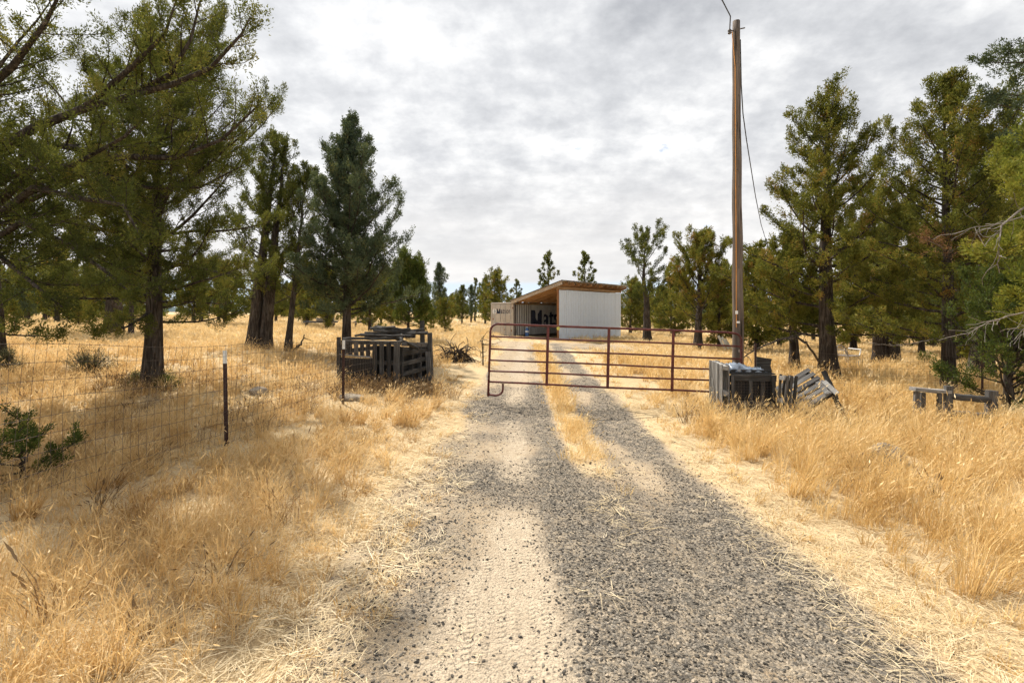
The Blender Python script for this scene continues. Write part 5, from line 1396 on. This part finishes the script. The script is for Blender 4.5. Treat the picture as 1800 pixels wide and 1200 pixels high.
# ------------------------------------------------------------------ grass, straw and gravel
def blade_mesh(name, mat, rng, nbl, h, spread, lean, width, head=0.35, curl=0.5, flat=False):
    V = []; Fq = []; tint = []
    for i in range(nbl):
        az = rng.uniform(0, 2 * math.pi); r_ = spread * math.sqrt(rng.random())
        p = np.array([r_ * math.cos(az), r_ * math.sin(az), 0.0])
        a2 = az + rng.normal(0, 0.7)
        ln = abs(rng.normal(lean, lean * 0.5))
        L = h * rng.uniform(0.55, 1.1)
        if flat: ln = rng.uniform(1.25, 1.62); p[2] = rng.uniform(0.004, 0.05)
        sdv = np.array([-math.sin(a2 + rng.normal(0, 0.5)), math.cos(a2 + rng.normal(0, 0.5)), 0])
        hd = rng.random() < head
        ws = [1.0, 0.85, 0.55, 1.9, 0.1] if hd else [1.0, 0.9, 0.65, 0.4, 0.05]
        e = ln
        k0 = len(V)
        for k in range(5):
            w = width * ws[k] * 0.5
            V.append(p - sdv * w); V.append(p + sdv * w)
            d = np.array([math.cos(a2) * math.sin(e), math.sin(a2) * math.sin(e), math.cos(e)])
            p = p + d * L / 4
            e += curl * rng.uniform(0.3, 1.2) / 4 * (1 if not flat else rng.uniform(-0.6, 0.4))
            if flat: p[2] = max(p[2], 0.003)
        tv = float(np.clip(rng.normal(0.5, 0.25), 0, 1))
        for k in range(4): Fq.append((k0 + 2 * k, k0 + 2 * k + 1, k0 + 2 * k + 3, k0 + 2 * k + 2)); tint.append(tv)
    me = raw_mesh(name, np.array(V), np.array(Fq), M[mat])
    me.attributes.new('tint', 'FLOAT', 'FACE').data.foreach_set('value', np.array(tint, np.float32))
    return bpy.data.objects.new(name, me)          # never linked to the scene: only a source for the scatter
def stone_mesh(name, rng, mat='stone'):
    bm = bmesh.new(); bmesh.ops.create_icosphere(bm, subdivisions=1, radius=1.0)
    sc = np.array([1.0, rng.uniform(0.5, 0.85), rng.uniform(0.35, 0.6)])
    for v in bm.verts: v.co = Vector(np.array(v.co) * sc * rng.uniform(0.6, 1.3))
    me = bpy.data.meshes.new(name); bm.to_mesh(me); bm.free(); me.materials.append(M[mat])
    return bpy.data.objects.new(name, me)
def scatter(name, label, cat, P, rot, scl, sources):
    me = bpy.data.meshes.new(name)
    me.vertices.add(len(P)); me.vertices.foreach_set('co', P.astype(np.float32).ravel())
    me.attributes.new('rot', 'FLOAT_VECTOR', 'POINT').data.foreach_set('vector', rot.astype(np.float32).ravel())
    me.attributes.new('scl', 'FLOAT_VECTOR', 'POINT').data.foreach_set('vector', scl.astype(np.float32).ravel())
    rng = np.random.default_rng(len(P))
    me.attributes.new('pick', 'INT', 'POINT').data.foreach_set('value', rng.integers(0, len(sources), len(P)).astype(np.int32))
    o = obj(name, me, None, kind='stuff', label=label, category=cat)
    ng = bpy.data.node_groups.new(name + '_scatter', 'GeometryNodeTree')
    ng.interface.new_socket('Geometry', in_out='INPUT', socket_type='NodeSocketGeometry')
    ng.interface.new_socket('Geometry', in_out='OUTPUT', socket_type='NodeSocketGeometry')
    N, Lk = ng.nodes, ng.links
    gi = N.new('NodeGroupInput'); go = N.new('NodeGroupOutput')
    ti_ = N.new('GeometryNodeGeometryToInstance')
    for s_ in sources:
        oi = N.new('GeometryNodeObjectInfo'); oi.inputs['Object'].default_value = s_; oi.inputs['As Instance'].default_value = False
        Lk.new(oi.outputs['Geometry'], ti_.inputs[0])
    m2p = N.new('GeometryNodeMeshToPoints')
    iop = N.new('GeometryNodeInstanceOnPoints'); iop.inputs['Pick Instance'].default_value = True
    Lk.new(gi.outputs[0], m2p.inputs['Mesh']); Lk.new(m2p.outputs[0], iop.inputs['Points']); Lk.new(ti_.outputs[0], iop.inputs['Instance'])
    for nm, ty, sock in (('pick', 'INT', 'Instance Index'), ('rot', 'FLOAT_VECTOR', 'Rotation'), ('scl', 'FLOAT_VECTOR', 'Scale')):
        na = N.new('GeometryNodeInputNamedAttribute'); na.data_type = ty; na.inputs['Name'].default_value = nm
        Lk.new(na.outputs['Attribute'], iop.inputs[sock])
    Lk.new(iop.outputs[0], go.inputs[0])
    md = o.modifiers.new('scatter', 'NODES'); md.node_group = ng
    return o
def field(rng, n, y0, y1, half=1.12, marg=2.5, power=1.0):
    """n points in the wedge the camera could see, evenly spread over the area"""
    yy = np.sqrt(rng.uniform(y0 ** 2, y1 ** 2, n * 2)) if power == 1.0 else y0 + (y1 - y0) * rng.random(n * 2) ** power
    xx = rng.uniform(-1, 1, n * 2) * (half * yy + marg)
    return xx, yy
def place(rng, x, y, s, tilt=0.12, flat=1.0, sink=0.01):
    P = np.stack([x, y, gz(x, y) - sink], 1)
    rot = np.stack([rng.normal(0, tilt, len(x)), rng.normal(0, tilt, len(x)), rng.uniform(0, 6.283, len(x))], 1)
    scl = np.stack([s, s, s * flat * rng.uniform(0.75, 1.25, len(x))], 1)
    return P, rot, scl
rg = np.random.default_rng(500)
def keep_clear(x, y):
    """no grass inside the crates, the bin and the shed"""
    a = (np.hypot(x - (cx0 + 0.4), y - (cd + 0.35)) > 0.42)
    c2, s2 = math.cos(R(19.9)), math.sin(R(19.9))
    lx = (x + 2.42) * c2 - (y - 10.5) * s2; ly = (x + 2.42) * s2 + (y - 10.5) * c2
    b = ~((lx > -1.55) & (lx < 0.0) & (ly > 0.0) & (ly < 1.15))
    c3, s3 = math.cos(-SROT), math.sin(-SROT)
    qx = (x - SX) * c3 - (y - SD) * s3; qy = (x - SX) * s3 + (y - SD) * c3
    c = ~((qx > -2.5) & (qx < 4.2) & (qy > -0.3) & (qy < 12.3))
    return a & b & c

def blades(name, label, cat, mat, cx, cy, ch, ct, nb, spread, lean, curl, width, seed, head=0.0, flat=False, wind=0.12, smin=0.5):
    """real blades of grass, rooted in tufts at cx, cy with height ch and tint ct; wider (width scale per tuft) far away"""
    rng = np.random.default_rng(seed)
    rep = np.repeat(np.arange(len(cx)), nb)
    N = len(rep)
    a0 = rng.uniform(0, 6.283, N); rr0 = np.sqrt(rng.random(N)) * spread[rep]
    x = cx[rep] + rr0 * np.cos(a0); y = cy[rep] + rr0 * np.sin(a0)
    z = gz(x, y) - 0.006
    az = a0 + rng.normal(0, 0.8, N)
    L = ch[rep] * rng.uniform(smin, 1.15, N)
    tl = rng.normal(0, 0.16, (len(cx), 2))
    e0 = np.abs(rng.normal(lean, lean * 0.55, N)); e1 = e0 + curl * rng.uniform(0.1, 1.3, N)
    if flat:
        e0 = rng.uniform(1.38, 1.6, N); e1 = e0 + rng.uniform(-0.05, 0.25, N); z = z + rng.uniform(0.008, 0.05, N)
    def dr(e): return np.stack([np.cos(az) * np.sin(e), np.sin(az) * np.sin(e), np.cos(e)], 1)
    d0 = dr(e0); d1 = dr(np.minimum(e1, 2.2))
    if not flat:
        d0[:, :2] += tl[rep] + np.array([wind, -wind * 0.4]); d1[:, :2] += 1.6 * tl[rep] + 2 * np.array([wind, -wind * 0.4])
    p0 = np.stack([x, y, z], 1); p1 = p0 + d0 * (L * 0.55)[:, None]; p2 = p1 + d1 * (L * 0.45)[:, None]
    if flat:
        for p in (p1, p2): p[:, 2] = np.maximum(p[:, 2], gz(p[:, 0], p[:, 1]) + 0.004)
    sa = rng.uniform(0, 6.283, N)
    sd = np.stack([np.cos(sa), np.sin(sa), 0 * sa], 1)
    if flat: sd = np.stack([-np.sin(az), np.cos(az), 0.4 * np.cos(sa)], 1)
    w = (width[rep] * rng.uniform(0.6, 1.3, N))[:, None] / 2
    V = np.stack([p0 - sd * w, p0 + sd * w, p1 - sd * w * 0.8, p1 + sd * w * 0.8, p2], 1).reshape(-1, 3)
    b = np.arange(N)[:, None] * 5
    Fc = np.stack([b + [0, 1, 3], b + [0, 3, 2], b + [2, 3, 4]], 1).reshape(-1, 3)
    tint = np.clip(ct[rep] + rng.normal(0, 0.17, N), 0, 1)
    tf = np.repeat(tint, 3)
    if head > 0:
        k = np.where(rng.random(N) < head)[0]
        dh = d1[k] / np.linalg.norm(d1[k], axis=1)[:, None]
        hl = (0.05 * rng.uniform(0.6, 1.5, len(k)))[:, None] * (1 + 0.5 * (w[k] / 0.002 - 1).clip(0, 2)); hw = w[k] * 2.1
        q = p2[k] - dh * 0.01
        Vh = np.stack([q, q + dh * hl * 0.4 - sd[k] * hw, q + dh * hl * 0.4 + sd[k] * hw, q + dh * hl], 1).reshape(-1, 3)
        bh = len(V) + np.arange(len(k))[:, None] * 4
        Fh = np.stack([bh + [0, 1, 2], bh + [1, 3, 2]], 1).reshape(-1, 3)
        V = np.concatenate([V, Vh]); Fc = np.concatenate([Fc, Fh]); tf = np.concatenate([tf, np.repeat(tint[k] * 0.9, 2)])
    me = raw_mesh(name, V, Fc, M[mat])
    me.attributes.new('tint', 'FLOAT', 'FACE').data.foreach_set('value', tf.astype(np.float32))
    return obj(name, me, None, kind='stuff', label=label, category=cat)

def tufts(rng, y0, y1, per_m2, xlo=None, xhi=None, marg=1.2):
    """tuft centres spread evenly over the wedge the camera could see between two depths"""
    area = 1.08 * (y1 ** 2 - y0 ** 2) + 2 * marg * (y1 - y0)
    n = int(area * per_m2)
    yy = rng.uniform(0, 1, n)
    a, b = 1.08, marg
    lo, hi = a * y0 ** 2 / 2 + b * y0, a * y1 ** 2 / 2 + b * y1
    q = lo + (hi - lo) * yy
    yy = (-b + np.sqrt(b * b + 2 * a * q)) / a
    xx = rng.uniform(-1, 1, n) * (a * yy + b)
    return xx, yy
BANDS = ((1.7, 4.5, 62, 1.0), (4.5, 7.5, 40, 1.35), (7.5, 12, 17, 2.0), (12, 20, 6.5, 3.2))
def banded(rng, keep, k=1.0):
    xs_, ys_, ws_ = [], [], []
    for (a, b, dn, w) in BANDS:
        x, y = tufts(rng, a, b, dn * k)
        kk = keep(x, y) & keep_clear(x, y)
        xs_.append(x[kk]); ys_.append(y[kk]); ws_.append(np.full(kk.sum(), w))
    return np.concatenate(xs_), np.concatenate(ys_), np.concatenate(ws_)
# right of the drive: golden
def tall_r(x, y):
    u_ = road_u(x, y)
    edge = sstep(2.35, 3.9, u_ - 0.35 * sstep(7, 2, y) + 1.2 * (vnoise(x, y, 0.6, 41) - 0.5))
    return edge * (0.25 + 1.0 * vnoise(x, y, 0.85, 43, 2))
x, y, w = banded(rg, lambda x, y: (road_u(x, y) > 2.3) & (rg.random(len(x)) < 0.30 + 0.85 * tall_r(x, y)))
tr_ = tall_r(x, y)
h_ = (0.09 + 0.40 * tr_) * rg.uniform(0.5, 1.4, len(x)) * (1 + 0.15 * (w > 3))
blades('tall_grass', 'tall golden dry grass right of the drive', 'grass', 'grass_gold', x, y, h_, np.clip(0.47 + 0.5 * (vnoise(x, y, 1.7, 44) - 0.5) * 2 + rg.normal(0, 0.19, len(x)), 0, 1),
       30, (0.03 + 0.05 * rg.random(len(x))) * w ** 0.7, 0.28, 0.8, 0.0042 * w, 601, 0.30)
# left of the drive: reddish tan
def tall_l(x, y):
    u_ = road_u(x, y)
    edge = sstep(-0.9, -2.3, u_ + 1.0 * (vnoise(x, y, 0.6, 45) - 0.5))
    off_ = (x - A1[0]) * fd[1] - (y - A1[1]) * fd[0]
    edge = edge * (1 - 0.65 * np.exp(-((off_ - 0.25) / 0.45) ** 2))
    return edge * (0.25 + 1.0 * vnoise(x, y, 0.75, 47, 2))
x, y, w = banded(rg, lambda x, y: (road_u(x, y) < -0.75) & (rg.random(len(x)) < 0.22 + 0.9 * tall_l(x, y)))
tl_ = tall_l(x, y)
h_ = (0.07 + 0.29 * tl_) * rg.uniform(0.45, 1.5, len(x)) * (1 + 0.15 * (w > 3))
blades('tan_grass', 'reddish tan dry grass on the fence side of the drive', 'grass', 'grass_tan', x, y, h_, np.clip(0.50 + 0.5 * (vnoise(x, y, 1.3, 48) - 0.5) * 2 + rg.normal(0, 0.20, len(x)), 0, 1),
       28, (0.03 + 0.06 * rg.random(len(x))) * w ** 0.7, 0.38, 1.0, 0.0042 * w, 602, 0.45)
# big separate bunches
def bunches(seed, n, side):
    rng = np.random.default_rng(seed)
    x, y = tufts(rng, 2.2, 12, 3.0)
    u_ = road_u(x, y)
    k = ((u_ > 2.75) if side > 0 else (u_ < -1.25)) & keep_clear(x, y) & (rng.random(len(x)) < 0.55)
    x, y = x[k][:n], y[k][:n]
    return x, y, np.interp(y, [2, 7, 12], [1.0, 1.5, 2.1]), rng
x, y, w, r9 = bunches(71, 170, 1)
blades('bunch_grass', 'dense pale bunches of grass right of the drive', 'grass', 'grass_gold', x, y, r9.uniform(0.3, 0.58, len(x)), np.clip(r9.normal(0.55, 0.25, len(x)), 0, 1), 105, r9.uniform(0.05, 0.10, len(x)) * w ** 0.4, 0.26, 0.9, 0.004 * w, 611, 0.35, False, 0.16)
x, y, w, r9 = bunches(72, 170, -1)
blades('bunch_grass', 'dense tan bunches of grass on the fence side', 'grass', 'grass_tan', x, y, r9.uniform(0.22, 0.46, len(x)), np.clip(r9.normal(0.6, 0.3, len(x)), 0, 1), 100, r9.uniform(0.05, 0.11, len(x)) * w ** 0.4, 0.32, 1.0, 0.004 * w, 612, 0.5, False, 0.14)
# strip between the wheel tracks
yc = rg.uniform(5.0, 27, 700); xc = rg.normal(1.0, 0.13, 700) + np.where(yc > 9, (yc - 9) * 0.028, 0)
k = rg.random(700) < sstep(4.6, 8, yc) * (0.35 + 0.9 * vnoise(xc, yc, 0.9, 53)); xc, yc = xc[k], yc[k]
wc = np.interp(yc, [5, 12, 27], [1.2, 2.2, 4.0])
blades('strip_grass', 'strip of dry grass between the wheel tracks', 'grass', 'grass_gold', xc, yc, rg.uniform(0.08, 0.26, len(xc)), np.clip(rg.normal(0.5, 0.2, len(xc)), 0, 1), 26, 0.09 * np.ones(len(xc)) * wc ** 0.5, 0.45, 0.8, 0.004 * wc, 603, 0.25)
# dark weeds round the bin, the crates and here and there
xs = [rg.normal(-2.6, 0.7, 90), rg.normal(4.6, 0.8, 60), rg.uniform(-9, -1.6, 130), rg.uniform(3.5, 9, 40), rg.normal(X(265, 9.9), 0.5, 40)]
ys = [rg.normal(10.1, 0.28, 90), rg.normal(8.15, 0.2, 60), rg.uniform(2.5, 12, 130), rg.uniform(5, 12, 40), rg.normal(9.7, 0.4, 40)]
x, y = np.concatenate(xs), np.concatenate(ys)
k = keep_clear(x, y) & ((road_u(x, y) < -1.1) | (road_u(x, y) > 2.8)); x, y = x[k], y[k]
blades('brown_weeds', 'dark brown seeding weeds among the dry grass', 'weeds', 'weed', x, y, rg.uniform(0.15, 0.42, len(x)), rg.random(len(x)), 22, np.full(len(x), 0.09), 0.4, 0.6, np.full(len(x), 0.007), 604, 0.95)
# straw lying on the verges and scattered on the drive
xs_, ys_, ws_ = [], [], []
for (a, b, dn, wv) in ((1.7, 4.5, 95, 1.0), (4.5, 7.5, 50, 1.4), (7.5, 12, 20, 2.2)):
    x, y = tufts(rg, a, b, dn)
    u_ = road_u(x, y)
    pr_ = np.where(u_ > 1.9, sstep(1.95, 2.4, u_ + 0.4 * (vnoise(x, y, 1.5, 57) - 0.5)) * (1 - 0.8 * sstep(3.4, 5.2, u_)), 0) + np.where(u_ < -0.4, sstep(-0.5, -1.1, u_ + 0.5 * (vnoise(x, y, 1.5, 58) - 0.5)) * (1 - 0.8 * sstep(-1.5, -2.6, u_)), 0) * 0.75
    pr_ = pr_ + 0.16 * np.exp(-((u_ - 1.02) / 0.2) ** 2) * sstep(3.2, 4.5, y) * (vnoise(x, y, 1.2, 59) > 0.5) + 0.004
    k = rg.random(len(x)) < pr_
    xs_.append(x[k]); ys_.append(y[k]); ws_.append(np.full(k.sum(), wv))
x, y, w = np.concatenate(xs_), np.concatenate(ys_), np.concatenate(ws_)
blades('loose_straw', 'pale flattened straw littering the edges of the drive', 'straw', 'straw', x, y, rg.uniform(0.08, 0.24, len(x)), np.clip(rg.normal(0.45, 0.2, len(x)), 0, 1), 22, 0.13 * w ** 0.5, 1.5, 0.1, 0.0034 * w, 605, 0.0, True, 0.0)
# field further away
fld = [blade_mesh('field_tuft', 'grass_field', rg, 22, 0.36, 0.30, 0.40, 0.017, 0.4, 1.0) for _ in range(4)]
far = [blade_mesh('far_tuft', 'grass_field', rg, 22, 0.42, 0.5, 0.4, 0.036, 0.3, 1.0) for _ in range(3)]
x, y = field(rg, 8000, 19, 48, 1.12, 2.0)
k = (rg.random(len(x)) > road_mask(x, y) * 1.3) & keep_clear(x, y) & (rg.random(len(x)) < 0.35 + 0.75 * vnoise(x, y, 0.35, 49))
k &= (road_u(x, y) > 2.6) | (road_u(x, y) < -0.8) | (y > 30)
x, y = x[k], y[k]
nearroad = np.where(np.abs(road_u(x, y) - 0.9) < 2.6, 0.55, 1.0)
scatter('field_grass', 'dry golden field grass beyond the gate', 'grass', *place(rg, x, y, rg.uniform(0.6, 1.15, len(x)) * nearroad, 0.15), fld)
x, y = field(rg, 9000, 46, 150, 1.15, 3)
k = keep_clear(x, y) & (rg.random(len(x)) < 0.25 + 0.8 * vnoise(x, y, 0.12, 51)); x, y = x[k], y[k]
scatter('far_grass', 'distant dry grass at the far side of the field', 'grass', *place(rg, x, y, rg.uniform(0.7, 1.3, len(x)), 0.1), far)
# crushed stone
stones = [stone_mesh('stone', rg) for _ in range(6)]
def stones_in(n, y0, y1, s0, s1, seed):
    rng = np.random.default_rng(seed)
    y = y0 + (y1 - y0) * rng.random(n); x = rng.uniform(-1.6, 2.6, n) + np.where(y > 9, (y - 9) * 0.028, 0)
    g_ = gravel_mask(x, y); d_ = dirt_mask(x, y)
    k = rng.random(n) < np.clip(1.3 * g_ ** 1.3 - d_ * 0.6, 0.07, 1) * (0.25 + 0.75 * road_mask(x, y)); x, y = x[k], y[k]
    s = s0 + (s1 - s0) * rng.random(len(x)) ** 3
    return x, y, s
xs, ys, ss = zip(stones_in(105000, 1.7, 6.0, 0.0030, 0.0165, 1), stones_in(26000, 6, 13, 0.006, 0.022, 2), stones_in(4000, 13, 29, 0.014, 0.034, 3))
x, y, s_ = np.concatenate(xs), np.concatenate(ys), np.concatenate(ss)
P = np.stack([x, y, gz(x, y) + s_ * rg.uniform(-0.25, 0.3, len(x))], 1)
rot = rg.uniform(-0.5, 0.5, (len(x), 3)); rot[:, 2] = rg.uniform(0, 6.28, len(x))
scatter('gravel', 'crushed dark grey gravel on the drive', 'gravel', P, rot, np.stack([s_] * 3, 1), stones)
